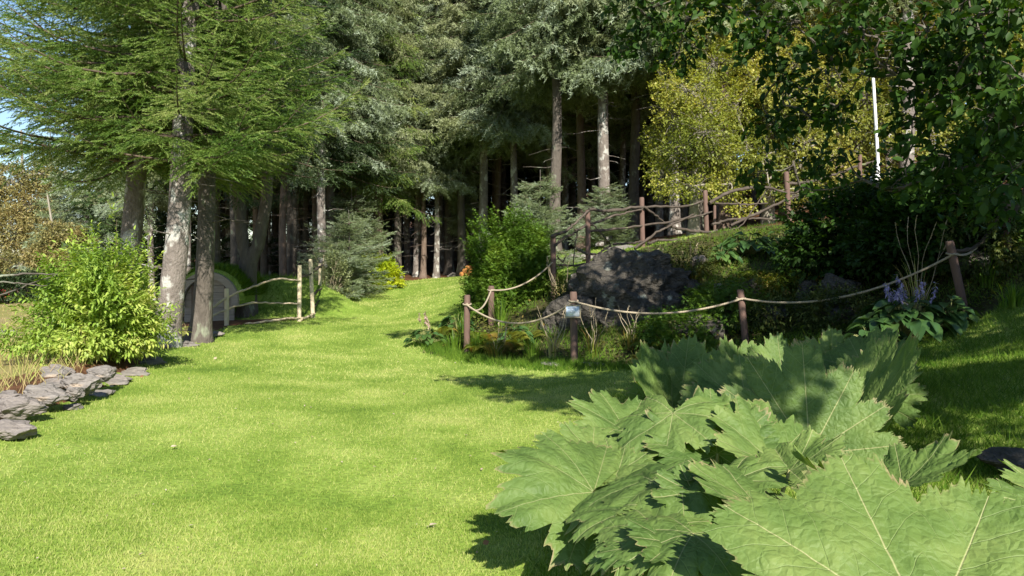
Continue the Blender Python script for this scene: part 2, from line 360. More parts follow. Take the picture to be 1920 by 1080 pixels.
for n, y0, y1, h0, h1, wd in ((150000, 2.2, 5, .012, .036, .0042), (150000, 5, 10, .014, .04, .007), (110000, 10, 18, .018, .05, .014), (70000, 18, 31, .02, .06, .03)):
    x, y = grass_points(n, y0, y1, LAWN)
    blades(mb, x, y, h0, h1, wd, .9, two=y0 < 3)
mb.build("lawn_grass", M['blades']); tag(bpy.data.objects['lawn_grass'], kind='stuff', label='short mown yellow-green grass covering the sloping lawn', cat='grass')
mb = MB()   # scraps of fallen leaf and needles lying in the turf
x, y = grass_points(900, 2.4, 16, LAWN); m = len(x)
for sel_, mt_ in ((rng.random(m) < .5, 0), ): 
    D_ = norm(rng.normal(size=(m, 3)) * [1, 1, .25]); inst(mb, np.array([[0, 0, 0], [.5, .28, .05], [1, 0, 0], [.5, -.28, .08]]), np.array([[0, 1, 2], [0, 2, 3]]), np.stack([x, y, gz(x, y) + .022], -1), D_, .012 + .022 * rng.random(m) ** 2)
o = mb.build("leaf_scraps", M['faded']); tag(o, kind='stuff', label='tiny scraps of dry leaf scattered over the lawn', cat='leaf scraps')
mb = MB()   # longer uncut grass: the shaded bank at the right, verges of the lawn
BANK = np.array([(1.9, 3.2), (2.2, 5.2), (3.0, 6.6), (3.9, 8.6), (4.6, 9.6), (5.5, 9.4), (6.2, 9.8), (7.5, 10.8), (9, 8), (7, 4), (4, 2.6)])
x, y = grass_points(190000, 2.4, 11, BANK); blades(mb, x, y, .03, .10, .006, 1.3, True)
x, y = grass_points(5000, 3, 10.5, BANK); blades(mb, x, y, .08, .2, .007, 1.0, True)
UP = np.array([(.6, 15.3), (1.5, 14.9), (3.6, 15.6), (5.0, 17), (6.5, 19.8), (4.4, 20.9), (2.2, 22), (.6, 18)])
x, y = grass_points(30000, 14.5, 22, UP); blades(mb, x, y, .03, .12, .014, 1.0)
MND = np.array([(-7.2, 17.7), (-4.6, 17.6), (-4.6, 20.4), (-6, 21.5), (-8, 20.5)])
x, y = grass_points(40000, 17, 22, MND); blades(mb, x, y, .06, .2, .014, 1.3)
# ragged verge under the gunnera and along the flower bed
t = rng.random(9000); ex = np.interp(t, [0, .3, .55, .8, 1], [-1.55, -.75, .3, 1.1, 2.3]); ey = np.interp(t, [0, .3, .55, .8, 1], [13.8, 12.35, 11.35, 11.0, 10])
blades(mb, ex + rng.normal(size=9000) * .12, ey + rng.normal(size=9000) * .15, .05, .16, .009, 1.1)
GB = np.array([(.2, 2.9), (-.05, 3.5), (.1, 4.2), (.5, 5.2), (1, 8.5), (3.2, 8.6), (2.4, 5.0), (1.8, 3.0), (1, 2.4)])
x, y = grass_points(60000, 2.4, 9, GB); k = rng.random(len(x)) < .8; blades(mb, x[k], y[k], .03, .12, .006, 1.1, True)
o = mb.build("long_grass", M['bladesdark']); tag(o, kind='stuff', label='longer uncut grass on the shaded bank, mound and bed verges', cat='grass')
mb = MB()   # dry grass and weeds in the raised bed on the left
DR = np.array([(-4.3, 6), (-4.5, 8.1), (-4.9, 9.8), (-6.5, 13.2), (-12, 14.2), (-12, 5)])
x, y = grass_points(26000, 5.5, 14.5, DR); blades(mb, x, y, .06, .3, .007, .9, True)
x, y = grass_points(2200, 7, 14.5, DR); blades(mb, x, y, .25, .5, .006, .5, True)
DR2 = np.array([(-6, 15), (-9, 26), (-30, 45), (-30, 14)])
x, y = grass_points(20000, 15, 40, DR2); blades(mb, x, y, .04, .14, .03, .9)
o = mb.build("dry_grass", M['dry']); tag(o, kind='stuff', label='dry straw-coloured grass and weeds behind the stone edging', cat='grass')

# ------------------------------------------------------------ trees: conifers
def brush(k, w, spread=.55, seed=1, stem=True):
    """unit needle spray along +X"""
    g = np.random.default_rng(seed); V = []; Fc = []
    for i in range(k):
        t = i / k * .92; a = g.random() * 6.283; ln = .16 * (1.1 - .35 * t)
        if k <= 9: ln = .3
        d = np.array([.75, math.cos(a) * spread * 1.6, math.sin(a) * spread * 1.2]); d /= np.linalg.norm(d)
        s = np.cross(d, [g.random() - .5, g.random() - .5, g.random() - .5]); s /= np.linalg.norm(s)
        b = np.array([t, 0, 0]); c = b + d * ln * 1.3
        V += [b - s * w * .5, b + s * w * .5, c + s * w * .12]; Fc.append([3*i, 3*i+1, 3*i+2])
    if stem:
        n = len(V); V += [np.array([0, -.018, 0]), np.array([0, .018, 0]), np.array([1, 0, 0])]; Fc.append([n, n+1, n+2])
    return np.array(V), np.array(Fc)
BR_FINE = brush(22, .06, .42, 3); BR_MID = brush(12, .085, .55, 4); BR_FAR = brush(7, .15, .6, 5)
BR_FAR2 = brush(8, .10, .65, 6)
def conifer(seed, H, zb, Rr, mat, bark, r0=.2, whorl=.45, per=6, shoot=.1, piece=.2, br=BR_MID, rise=.0, droop=.35, tipup=.25, hang=.25,
            detail_z=99, lean=(0, 0), shoot_len=.45, dead=0, asym=None, sides=10, kink=.12, topfull=False, zflat=.3):
    """returns (trunk mesh, crown mesh)"""
    g = np.random.default_rng(seed)
    tz = np.linspace(-.15, H, 26); tx = lean[0] * tz / H + kink * np.sin(tz * 1.1 + seed) * .3; ty = lean[1] * tz / H + kink * np.cos(tz * .9 + seed) * .2
    tx -= tx[0]; ty -= ty[0]
    tr = MB(); rad = r0 * (1 - tz / H * .93) * (1 + .55 * np.exp(-np.maximum(tz, 0) / (.18 + r0)))
    zz = np.concatenate([[-.15, 0, .12, .3, .6], np.linspace(1, H, 24)])
    rad = r0 * (1 - zz / H * .93) * (1 + .5 * np.exp(-np.maximum(zz, 0) / .25))
    tube(tr, np.stack([np.interp(zz, tz, tx), np.interp(zz, tz, ty), zz], -1), rad, sides + 4, jit=.09, seed=seed, cap=False)
    cr = MB(); z = zb; rb = MB()
    P = []; D = []; Ln = []; Rn = []
    while z < H - .3:
        u = (z - zb) / (H - zb); coarse = z > detail_z
        Lz = Rr * (1 - u) ** .75 * (.75 + .25 * min(1, u * 6 + .3)) + .15
        for k in range(per if not coarse else max(4, per - 2)):
            a = g.random() * 6.283; L = Lz * (.7 + .45 * g.random())
            if asym is not None: L *= 1 + asym[2] * math.cos(a - asym[0])
            b0 = np.array([np.interp(z, tz, tx), np.interp(z, tz, ty), z + g.normal() * .06])
            n = max(6, int(L / .3)); t = np.linspace(0, 1, n)
            hx = np.array([math.cos(a), math.sin(a), 0]); rs = rise + g.normal() * .14; dr = droop * (.7 + .6 * g.random())
            path = b0 + hx * (t * L)[:, None]; path[:, 2] += L * (rs * t - dr * t ** 1.3 + tipup * t ** 3)
            side = np.array([-hx[1], hx[0], 0]); path += side * (math.sin(seed + z * 9 + k) * .12 * L * t ** 2)[:, None]
            tube(rb, path, np.linspace(max(.012, .012 * L), .005, n), 4, cap=False)
            st = shoot * (2.4 if coarse else 1); m = max(3, int(L / st)); ts = np.linspace(.12, 1, m); ts = np.repeat(ts, 2)
            sg = np.tile([1, -1], m); cen = np.stack([np.interp(ts, t, path[:, i]) for i in range(3)], -1)
            tang = norm(np.stack([np.interp(np.minimum(ts + .1, 1), t, path[:, i]) - np.interp(ts - .1, t, path[:, i]) for i in range(3)], -1))
            sd = norm(side[None] * sg[:, None] * (.8 + .3 * g.random(len(ts)))[:, None] + tang * (.45 + .5 * ts)[:, None])
            sd[:, 2] += -hang * (.4 + 1.0 * g.random(len(ts))) + g.normal(size=len(ts)) * .24; sd = norm(sd)
            sl = shoot_len * L / 2.5 * (np.sin(np.clip(ts, 0, 1) * 2.6 + .45) + .15) * (.6 + .6 * g.random(len(ts))) + piece * .4
            pc = piece * (1.8 if coarse else 1); brr = g.random() * .5 + .25
            mmax = int(sl.max() / (pc * .8)) + 1
            for q_ in range(mmax):
                k_ = sl > q_ * pc * .8
                if not k_.any(): break
                nn = k_.sum(); off = cen[k_] + sd[k_] * (q_ * pc * .8) + np.array([0, 0, -1]) * (hang * .18 * (q_ * pc) ** 2)
                P.append(off); D.append(sd[k_] + g.normal(size=(nn, 3)) * .1 + np.array([0, 0, -hang * .12 * q_])); Ln.append(np.full(nn, pc)); Rn.append(np.clip(brr + g.normal(size=nn) * .16 + .1 * ts[k_] + .1 * (q_ == mmax - 1), 0, 1))
                if q_ > 0 or mmax == 1:   # secondary side sprays
                    for s2 in (1, -1):
                        kk = g.random(nn) < .7
                        dd = norm(np.cross(sd[k_], np.array([0, 0, 1.])) * s2 + sd[k_] * 1.0 + g.normal(size=(nn, 3)) * .22)
                        dd[:, 2] -= hang * .5
                        P.append(off[kk]); D.append(dd[kk]); Ln.append(np.full(kk.sum(), pc * .8)); Rn.append(np.clip(brr + g.normal(size=kk.sum()) * .18, 0, 1))
            P.append(path[-1:]); D.append(path[-1:] - path[-2:-1]); Ln.append(np.array([pc * 1.3])); Rn.append(np.array([brr + .2]))
        z += whorl * (1.9 if coarse else 1) * (.75 + .5 * g.random())
    P = np.concatenate(P); D = np.concatenate(D); Ln = np.concatenate(Ln); Rn = np.concatenate(Rn)
    inst(cr, br[0], br[1], P, D, Ln, roll=g.random(len(P)) * 6.283, rnd=Rn)
    for i in range(len(rb.v)): cr.add(rb.v[i], rb.f[i] - (rb.f[i].min()), .5, 1)
    # dead stubs and twigs under the crown
    for i in range(dead):
        zz_ = 1 + g.random() * (zb - .6); a = g.random() * 6.283; L = .3 + g.random() * .9
        b0 = np.array([np.interp(zz_, tz, tx), np.interp(zz_, tz, ty), zz_])
        tube(tr, wob(b0, b0 + np.array([math.cos(a) * L, math.sin(a) * L, -.1 * L + g.normal() * .12]), 5, .03, seed + i), np.linspace(.014, .004, 5), 4, cap=False)
    return tr.mesh("trunk_" + str(seed), M[bark]), cr.mesh("crown_" + str(seed), [M[mat], M['twig']])
def plant_tree(name, x, y, meshes, label, cat='tree', group=None, rz=0, sc=1.0, z=None, scz=None, crown='crown'):
    root = empty(name, (x, y, zg(x, y) if z is None else z), label, cat, group, rz); root.scale = (sc, sc, scz or sc)
    for nm, me in zip(('trunk', crown), meshes):
        if me is None: continue
        o = bpy.data.objects.new(nm, me); COL.objects.link(o); o.parent = root
    return root
def XY(px, Y): return (px - 960) / F * Y
# hero spruces at the left
A = conifer(11, 15, 3.2, 3.1, 'needle', 'bark', r0=.2, whorl=.34, per=7, shoot=.12, piece=.17, br=BR_FINE, rise=.12, droop=.35, tipup=.32, hang=.3, detail_z=6.6, lean=(.9, .3), shoot_len=.62, dead=5)
plant_tree("spruce_tree", XY(226, 14.5), 14.5, A, "tall spruce with pale scaly trunk rising behind the bright green bush", 'spruce tree')
B = conifer(12, 15, 3.0, 2.65, 'needle', 'bark', r0=.19, whorl=.30, per=7, shoot=.12, piece=.17, br=BR_FINE, rise=.12, droop=.34, tipup=.38, hang=.3, detail_z=5.8, lean=(1.2, 0), shoot_len=.62, dead=10)
plant_tree("spruce_tree", XY(308, 12.6), 12.6, B, "thick sunlit spruce trunk beside the bush, flared where it meets the lawn edge", 'spruce tree')
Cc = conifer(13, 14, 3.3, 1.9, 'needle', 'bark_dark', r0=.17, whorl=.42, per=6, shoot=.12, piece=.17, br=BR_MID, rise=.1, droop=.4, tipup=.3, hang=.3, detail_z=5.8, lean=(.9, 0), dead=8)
plant_tree("spruce_tree", XY(372, 13.6), 13.6, Cc, "shaded grey spruce trunk standing right in front of the small hut", 'spruce tree')
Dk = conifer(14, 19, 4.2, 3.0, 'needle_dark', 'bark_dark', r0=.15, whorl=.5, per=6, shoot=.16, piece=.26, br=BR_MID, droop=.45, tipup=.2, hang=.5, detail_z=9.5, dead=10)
plant_tree("spruce_tree", XY(405, 18.2), 18.2, Dk, "dark spruce behind the hut with a straight shaded trunk", 'spruce tree')
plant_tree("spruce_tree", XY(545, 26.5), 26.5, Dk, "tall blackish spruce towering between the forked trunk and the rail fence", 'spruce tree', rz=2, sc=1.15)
Gr = conifer(15, 17, 3.4, 2.1, 'needle', 'bark_red', r0=.2, whorl=.42, per=6, shoot=.14, piece=.24, br=BR_MID, droop=.5, tipup=.18, hang=.7, detail_z=9.5, shoot_len=.6, dead=12)
plant_tree("spruce_tree", XY(712, 29.5), 29.5, Gr, "light green spruce with long hanging sprays above the lime shrub", 'spruce tree')
plant_tree("spruce_tree", XY(618, 27.5), 27.5, Dk, "dark spruce with drooping boughs above the far end of the pole fence", 'spruce tree', rz=2.3, sc=.95)
# forked trunk
fk = MB(); x0, y0 = XY(462, 18), 18.0
base = np.array([0, 0, -.1]); fkp = at(466, 488, 18) - np.array([x0, y0, zg(x0, y0)])
tube(fk, np.array([base, base + (fkp - base) * .3 + [.02, 0, 0], base + (fkp - base) * .7, fkp]), [.27, .2, .19, .2], 12, jit=.08, cap=False)
for (px, py), sd in (((447, 375), 1), ((500, 375), 2)):
    e_ = at(px, py, 18) - np.array([x0, y0, zg(x0, y0)]); up_ = e_ + np.array([(px - 466) * .006, 0, 6])
    mid = fkp + np.array([(px - 466) * .006, 0, .3])
    tube(fk, np.array([fkp - [0, 0, .1], fkp + (mid - fkp) * .6, mid, e_, (e_ + up_) / 2, up_]), [.16, .15, .135, .13, .1, .05], 12, jit=.07, cap=False)
FkC = conifer(16, 13, 3.4, 2.3, 'needle_dark', 'bark_dark', whorl=.5, per=5, shoot=.17, piece=.26, br=BR_MID, droop=.45, detail_z=8)
fme = fk.mesh("forked_trunk", M['bark_dark'])
plant_tree("forked_spruce", x0, y0, (fme, FkC[1]), "dark tree whose trunk forks into two stems beside the hut", 'tree')

# forest spruces
VARS = [conifer(20 + i, 18 + i, 5.4 + .3 * i, 2.45, 'needle_blue' if i % 2 == 0 else 'needle_olive', ('bark', 'bark_red', 'bark_dark', 'bark')[i], r0=.155 + .013 * i, whorl=.40, per=7, shoot=.14, piece=.29,
                br=BR_FAR2, droop=.5, tipup=.16, hang=.65, detail_z=13, shoot_len=.7, dead=26, sides=8) for i in range(4)]
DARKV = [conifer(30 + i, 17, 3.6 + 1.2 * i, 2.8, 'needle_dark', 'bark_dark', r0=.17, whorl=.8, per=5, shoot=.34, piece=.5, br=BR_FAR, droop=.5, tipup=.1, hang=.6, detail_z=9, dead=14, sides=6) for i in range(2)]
front = [ # px, Y, variant, scale, label
 (532, 26, 1, .8, "slender spruce trunk between the forked tree and the pole fence"),
 (606, 25.5, 0, .95, "sunlit spruce trunk rising behind the far post of the pole fence"),
 (708, 30, 1, .85, "spruce trunk just behind the lime green shrub"),
 (747, 31, 2, .85, "brown spruce trunk right of the lime green shrub at the lawn end"),
 (793, 31.6, 1, .7, "thinnest pale trunk at the far lawn edge, left of its taller neighbour"),
 (818, 31.2, 0, .75, "slim lichened trunk at the middle of the far lawn edge"),
 (866, 31.4, 2, .95, "straight grey trunk with flared foot beside the orange cut wood"),
 (906, 29.5, 3, .95, "pale sunlit trunk seen just left above the dense round bush"),
 (1042, 24, 2, .98, "tall spruce trunk behind the first tall brown post of the branch fence"),
 (1133, 24, 3, .98, "thickest pale smooth trunk behind the branch fence with bare lower stem"),
 (962, 28.5, 0, 1.0, "spruce directly behind the dense round bush, trunk half hidden"),
 (1088, 27.5, 1, 1.0, "brown trunk in the gap between the two tall trunks behind the branch fence"),
 (1190, 27, 2, 1.0, "spruce trunk just right of the thickest pale trunk"),
 (1235, 29, 0, 1.0, "spruce trunk close to the left side of the yellow birch"),
 (826, 34.5, 3, .95, "dim trunk standing back between the slim ones at the far lawn edge"),
 (765, 35, 0, .95, "dim trunk standing back right of the brown trunk by the lime shrub"),
 (782, 32.8, 0, 1.0, "trunk half hidden behind the thinnest pale trunk at the far lawn edge"),
 (843, 33, 2, 1.05, "trunk between the slim lichened trunk and the straight grey one with flared foot"),
 (672, 30.5, 3, .9, "trunk just left of the lime green shrub behind the bluish young spruce"),
 (935, 33, 1, 1.0, "dim brown trunk just right of the pale sunlit one above the bush"),
]
for px, Y, v, s_, lab in front:
    plant_tree("forest_spruce", XY(px, Y), Y, VARS[v], lab, 'spruce tree', 'spruces along the forest front', rz=px * 1.7, sc=s_)
g = np.random.default_rng(5); placed = [(XY(p[0], p[1]), p[1]) for p in front]
def free(x, y, d): return all((x - a) ** 2 + (y - b) ** 2 > d * d for a, b in placed)
cnt = 0
for tr_ in range(6000):
    y = 27 + g.random() ** 1.2 * 34; x = -12 + g.random() * 42
    if x < -4 - (y - 27) * .0 and y < 30 and x > -5.5: continue
    if y < 33 and -6 < x < 1.2: continue
    if abs(x / y) > .72 and not (x > 0): continue
    if x < -.27 * y - 3 or x > .5 * y + 3: continue
    if not free(x, y, 2.3): continue
    placed.append((x, y)); v = int(g.integers(0, 4)); s_ = .82 + g.random() * .3
    if y < 40: plant_tree("forest_spruce", x, y, VARS[v], "tall spruce with a bare trunk standing inside the dark forest", 'spruce tree', 'spruces inside the forest', rz=g.random() * 6, sc=s_)
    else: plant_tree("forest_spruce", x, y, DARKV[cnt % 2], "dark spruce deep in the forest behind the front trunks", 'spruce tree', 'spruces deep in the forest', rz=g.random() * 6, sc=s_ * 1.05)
    cnt += 1
    if cnt > 150: break
# low dense young growth closing the back of the wood: one far-off mass
lowc = conifer(40, 9, .2, 2.6, 'needle_dark', 'bark_dark', whorl=.7, per=6, shoot=.34, piece=.6, br=BR_FAR, droop=.35, hang=.3, dead=0)[1]
mbw = MB(); vv = np.empty(len(lowc.vertices) * 3, np.float32); lowc.vertices.foreach_get('co', vv); vv = vv.reshape(-1, 3)[:]
nf = len(lowc.polygons); lt = np.empty(nf, np.int32); lowc.polygons.foreach_get('loop_total', lt); lv = np.empty(len(lowc.loops), np.int32); lowc.loops.foreach_get('vertex_index', lv)
lsx = np.empty(nf, np.int32); lowc.polygons.foreach_get('loop_start', lsx); tri = lv[lsx[lt == 3][:, None] + np.arange(3)]
sel = g.random(len(tri)) < .5; tri = tri[sel]; used, inv = np.unique(tri, return_inverse=True); bv = vv[used]; bt = inv.reshape(tri.shape)
for i in range(44):
    a = (i - 14) / 29; x = -22 + a * (68 if a > 0 else 110); y = 62 + 4 * math.sin(a * 9) - 12 * max(0, a - .6); c_, s2 = math.cos(i * 2.1), math.sin(i * 2.1); q3 = bv @ np.array([[c_, -s2, 0], [s2, c_, 0], [0, 0, 1]]) * (1.0 + .3 * g.random())
    mbw.add(q3 + [x, y, zg(x, y)], bt, g.random())
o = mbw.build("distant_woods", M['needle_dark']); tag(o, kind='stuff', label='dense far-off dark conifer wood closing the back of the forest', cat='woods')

# young spruces
YB = conifer(50, 2.6, .12, 1.25, 'needle_blue', 'bark', r0=.05, whorl=.16, per=8, shoot=.07, piece=.16, br=BR_MID, rise=.3, droop=.25, tipup=.1, hang=.1)
plant_tree("young_spruce", XY(652, 23.6), 23.6, YB, "bluish young spruce with boughs to the ground, left of the lime shrub", 'spruce tree')
plant_tree("young_spruce", XY(1010, 19.5), 19.5, YB, "small pale green spruce behind the round bush by the tall fence post", 'spruce tree', sc=.86, rz=1, scz=.98)
plant_tree("young_spruce", XY(1135, 21.5), 21.5, YB, "low spreading little spruce behind the branch fence at the thick pale trunk", 'spruce tree', sc=.72, rz=2)
plant_tree("young_spruce", XY(640, 26), 27.5, YB, "bluish young spruce showing behind the larger low one", 'spruce tree', sc=1.3, rz=2)
plant_tree("young_spruce", XY(870, 30.5), 32.5, VARS[1], "half-grown spruce with low boughs among the trunks at the lawn end", 'spruce tree', sc=.33, rz=2)

# ------------------------------------------------------------ broadleaf trees
def leafshape(n=5, w=.5, fold=.12, curl=.15):
    """ovate leaf along +X, unit length, folded on the midrib"""
    t = np.linspace(0, 1, n); hw = w * .5 * np.sin(np.pi * t ** .8) ** .9
    z = -curl * t ** 2
    V = [(t[i], 0, z[i]) for i in range(n)] + [(t[i], hw[i], z[i] + fold * hw[i] * 2) for i in range(1, n - 1)] + [(t[i], -hw[i], z[i] + fold * hw[i] * 2) for i in range(1, n - 1)]
    Fc = []
    Lf = lambda i: 0 if i == 0 else (n - 1 if i == n - 1 else n + i - 1); Rf = lambda i: 0 if i == 0 else (n - 1 if i == n - 1 else n + (n - 2) + i - 1)
    for i in range(n - 1):
        for Sd, fl in ((Lf, 0), (Rf, 1)):
            a, b, c, d = i, i + 1, Sd(i + 1), Sd(i)
            for t3 in ((a, b, c), (a, c, d)):
                if len(set(t3)) == 3: Fc.append(t3 if not fl else t3[::-1])
    return np.array(V, float), np.array(Fc)
LEAF_N = leafshape(5, .62); LEAF_F = leafshape(3, .7, .1, .1)
def broadleaf(mbw, mbl, origin, trunkpts, trad, clumps, nleaf, lsize, leaf, g, twigs=True, hang=.3, rmin=.35, limbr=None):
    """clumps: list of (centre xyz, radius xyz). limbs run from trunk to every clump, sprigs of leaves fill it."""
    tp = np.array(trunkpts, float) - origin
    t = np.linspace(0, 1, len(tp)); tt = np.linspace(0, 1, 16); TP = np.stack([np.interp(tt, t, tp[:, i]) for i in range(3)], -1)
    tube(mbw, TP, trad * (1 - .75 * tt) * (1 + .5 * np.exp(-tt * 16 * .8)), 10, jit=.1, seed=int(g.integers(99)), cap=False)
    vol = np.array([np.prod(c[1]) ** .75 for c in clumps]); vol = vol / vol.sum()
    key = [float(((TP - (np.array(c) - origin)) ** 2).sum(-1).min()) for c, r in clumps]; done = []
    for ci in np.argsort(key):
        (c, r), vf = clumps[ci], vol[ci]
        c = np.array(c, float) - origin; r = np.array(r, float)
        d = ((TP - c) ** 2).sum(-1) + np.maximum(0, TP[:, 2] - c[2] + .3) * 3; k = int(np.argmin(d[2:])) + 2; frm, lr = TP[k], limbr or trad * .33
        if done:
            dd_ = ((np.array(done) - c) ** 2).sum(-1); j_ = int(np.argmin(dd_))
            if dd_[j_] < d[k] * .8: frm, lr = done[j_], (limbr or trad * .33) * .55
        done.append(c)
        limb = wob(frm, c, 9, .07, int(g.integers(999)), sag=-.08); tube(mbw, limb, np.linspace(lr, lr * .4, 9), 6, cap=False)
        ns = max(4, int(nleaf * vf / 9)); dirs = norm(g.normal(size=(ns, 3))); rr = (rmin + (1 - rmin) * g.random(ns)) ** .6
        end = c + dirs * r * rr[:, None]; st = c + dirs * r * (rr[:, None] - .3) + g.normal(size=(ns, 3)) * .06
        cl = g.random() * .4 + .1
        if twigs:
            for i in range(0, ns, 5): tube(mbw, wob(limb[-1 - int(g.integers(2))], end[i], 5, .04, i), np.linspace(.008 if not limbr else .005, .002, 5), 3, cap=False)
        m = 9; f = g.random((ns, m, 1)); P = st[:, None] + (end - st)[:, None] * f * 1.25 + g.normal(size=(ns, m, 3)) * lsize * .5
        Dd = norm((end - st)[:, None] * np.ones((1, m, 1)) + g.normal(size=(ns, m, 3)) * .6 * np.linalg.norm(end - st, axis=-1)[:, None, None]); Dd[..., 2] -= hang
        n = ns * m
        inst(mbl, leaf[0], leaf[1], P.reshape(-1, 3), Dd.reshape(-1, 3), lsize * (.6 + .7 * g.random(n)), roll=g.normal(size=n) * .7,
             rnd=np.clip(np.repeat(cl + g.random(ns) * .25, m) + g.normal(size=n) * .16, 0, 1))
def btree(name, label, base, top, trad, clumps, nleaf, lsize, matl, matb, leaf=LEAF_F, seed=1, group=None, cat='tree', mids=None, **kw):
    g = np.random.default_rng(seed); o0 = np.array([base[0], base[1], zg(base[0], base[1])])
    pts = [o0 - [0, 0, .2]] + [np.array(m) for m in (mids or [])] + [np.array(top, float)]
    if not mids: pts.insert(1, (o0 + np.array(top)) / 2 + [g.normal() * .2, g.normal() * .1, 0])
    mw, ml = MB(), MB(); broadleaf(mw, ml, o0, pts, trad, clumps, nleaf, lsize, leaf, g, **kw)
    root = empty(name, o0, label, cat, group)
    mw.build('trunk', M[matb], root); ml.build('crown', M[matl], root); return root
def cl(px, py, Y, rpx, rpy, ry=None):   # clump from pixels
    c = at(px, py, Y); return (c, (rpx / F * Y, ry or (rpx + rpy) / 2 / F * Y, rpy / F * Y))
g0 = np.random.default_rng(3)
btree('birch_tree', "birch with yellowing sunlit leaves hanging over the branch fence, left of the others", at(1300, 440, 21)[:2], at(1330, 20, 21), .14,
  [cl(1290,170,20,60,55), cl(1262,215,20.3,45,60), cl(1330,210,19.6,55,55), cl(1280,285,19.8,62,45), cl(1345,290,19.5,60,50), cl(1240,330,20,38,45), cl(1300,350,19.4,75,32), cl(1370,345,19.5,48,38), cl(1340,120,20.5,60,55), cl(1380,200,20.5,45,60), cl(1300,90,21,60,50), cl(1230,290,21,30,40), cl(1350,40,21,70,50), cl(1390,80,20.6,50,50), cl(1250,160,21,35,45), cl(1225,260,21,25,35), cl(1400,280,20,40,45), cl(1320,250,19.2,70,60), cl(1390,390,19.3,35,22), cl(1280,30,21.5,50,50), cl(1420,150,20.5,45,50)],
  33000, .066, 'birchleaf', 'birch', seed=61)
btree('birch_tree', "birch with duller green-gold leaves in the middle of the broadleaf group", at(1440, 428, 21.5)[:2], at(1470, -10, 21.5), .15,
  [cl(1440,150,21,60,60), cl(1500,120,21,60,60), cl(1460,230,20.5,60,60), cl(1530,220,20.5,60,60), cl(1430,300,20.3,50,45), cl(1500,310,20,60,45), cl(1560,300,20.4,50,45), cl(1440,60,21.5,60,50), cl(1540,50,21.5,70,50), cl(1400,20,22,60,50), cl(1480,0,22,80,50), cl(1570,150,21,50,60), cl(1490,370,19.8,45,25), cl(1450,360,20,35,25), cl(1540,350,20,40,30), cl(1480,180,20,60,50), cl(1590,230,20.4,40,50), cl(1510,270,20,60,50)],
  24000, .085, 'oliveleaf', 'birch', seed=62)
btree('birch_tree', "birch with olive leaves standing behind the white pole", at(1590, 405, 22)[:2], at(1640, -20, 22), .15,
  [cl(1600,80,22,70,60), cl(1660,120,22.5,60,60), cl(1620,190,22,60,60), cl(1690,200,22.5,60,60), cl(1600,280,21.5,55,45), cl(1660,290,22,60,45), cl(1730,260,22,50,50), cl(1720,60,22.5,70,60), cl(1640,10,22.5,80,50), cl(1790,120,23,70,70), cl(1760,200,23,60,50), cl(1580,340,21,40,25), cl(1640,340,21.4,45,30), cl(1700,330,21.5,50,35), cl(1650,240,21,60,50), cl(1800,250,22,60,60), cl(1690,20,22,70,60)],
  24000, .09, 'oliveleaf', 'bark_dark', seed=63)
btree('birch_tree', "half-hidden birch at the right edge behind the dark hanging foliage", at(1830, 380, 22)[:2], at(1850, -20, 22), .15,
  [cl(1850,60,22,90,70), cl(1900,150,22,70,70), cl(1840,230,22,80,60), cl(1920,280,21,70,60), cl(1780,300,21,50,40), cl(1960,60,22,90,80)],
  16000, .10, 'oliveleaf', 'bark_dark', seed=64)
for i, (px, Y, h, lab) in enumerate(((1265, 23, 6, "short thick grey trunk behind the branch fence, below the yellow birch leaves"), (1357, 22.5, 6, "moss-stained trunk seen between the two middle posts of the branch fence"), (1310, 22.8, 6, "second grey trunk below the yellow birch, beside a branch fence post"), (1700, 21, 6, "slanting pale trunk on the slope behind the fence at the right"))):
    me_ = (VARS[i % 4][0], VARS[i % 4][1])
    plant_tree("forest_spruce", XY(px, Y), Y, me_, lab, 'spruce tree', 'spruces behind the birches', rz=i * 2.0, sc=1.02)

# the big tree overhead on the right: it stands outside the frame and hangs into it, and shades bank and rock
ov = []
g1 = np.random.default_rng(9); shade_clumps = []
for (px, py, Y, a, b) in [(1200,20,7.2,70,50),(1290,40,7.0,80,60),(1180,90,7.4,45,40),(1270,110,7.2,50,35),(1380,25,6.8,80,50),(1430,90,6.6,60,50),(1500,40,6.4,90,60),(1480,150,6.8,60,55),(1450,240,7.2,50,40),(1520,220,6.6,60,50),(1420,330,7.6,45,28),
   (1560,120,6.2,60,60),(1620,50,6,90,60),(1570,200,6.4,45,50),(1560,300,6.8,60,40),(1680,140,6,70,60),(1740,60,5.8,90,70),(1710,240,6,60,60),(1780,180,5.6,70,60),(1850,80,5.4,90,80),(1780,300,5.6,80,50),
   (1860,220,5.3,80,70),(1900,320,5.2,70,60),(1760,370,6,60,30),(1860,390,5.6,70,35),(1700,350,6.4,60,30),(1940,160,5,80,80),(1820,20,5.6,90,60),(1900,240,5.4,80,60),(1800,130,6,70,60),(1830,340,5.8,70,40),(1910,20,5.2,80,60),(1740,150,6.2,60,60),(1500,350,7.6,50,25)]:
    ov.append(cl(px, py, Y, a, b))
for i in range(46):   # unseen high crown clumps above the frame, added for their shade
    x = 2.4 + g1.random() * 6.6; y = .5 + g1.random() * 10; z = 4.6 + g1.random() * 1.6
    z = max(z, 1.6 + .34 * y + .75); shade_clumps.append(((x, y, z), (.7, .7, .4)))
Sv = np.array(S)  # more unseen clumps, each set up the sun ray from a spot to shade
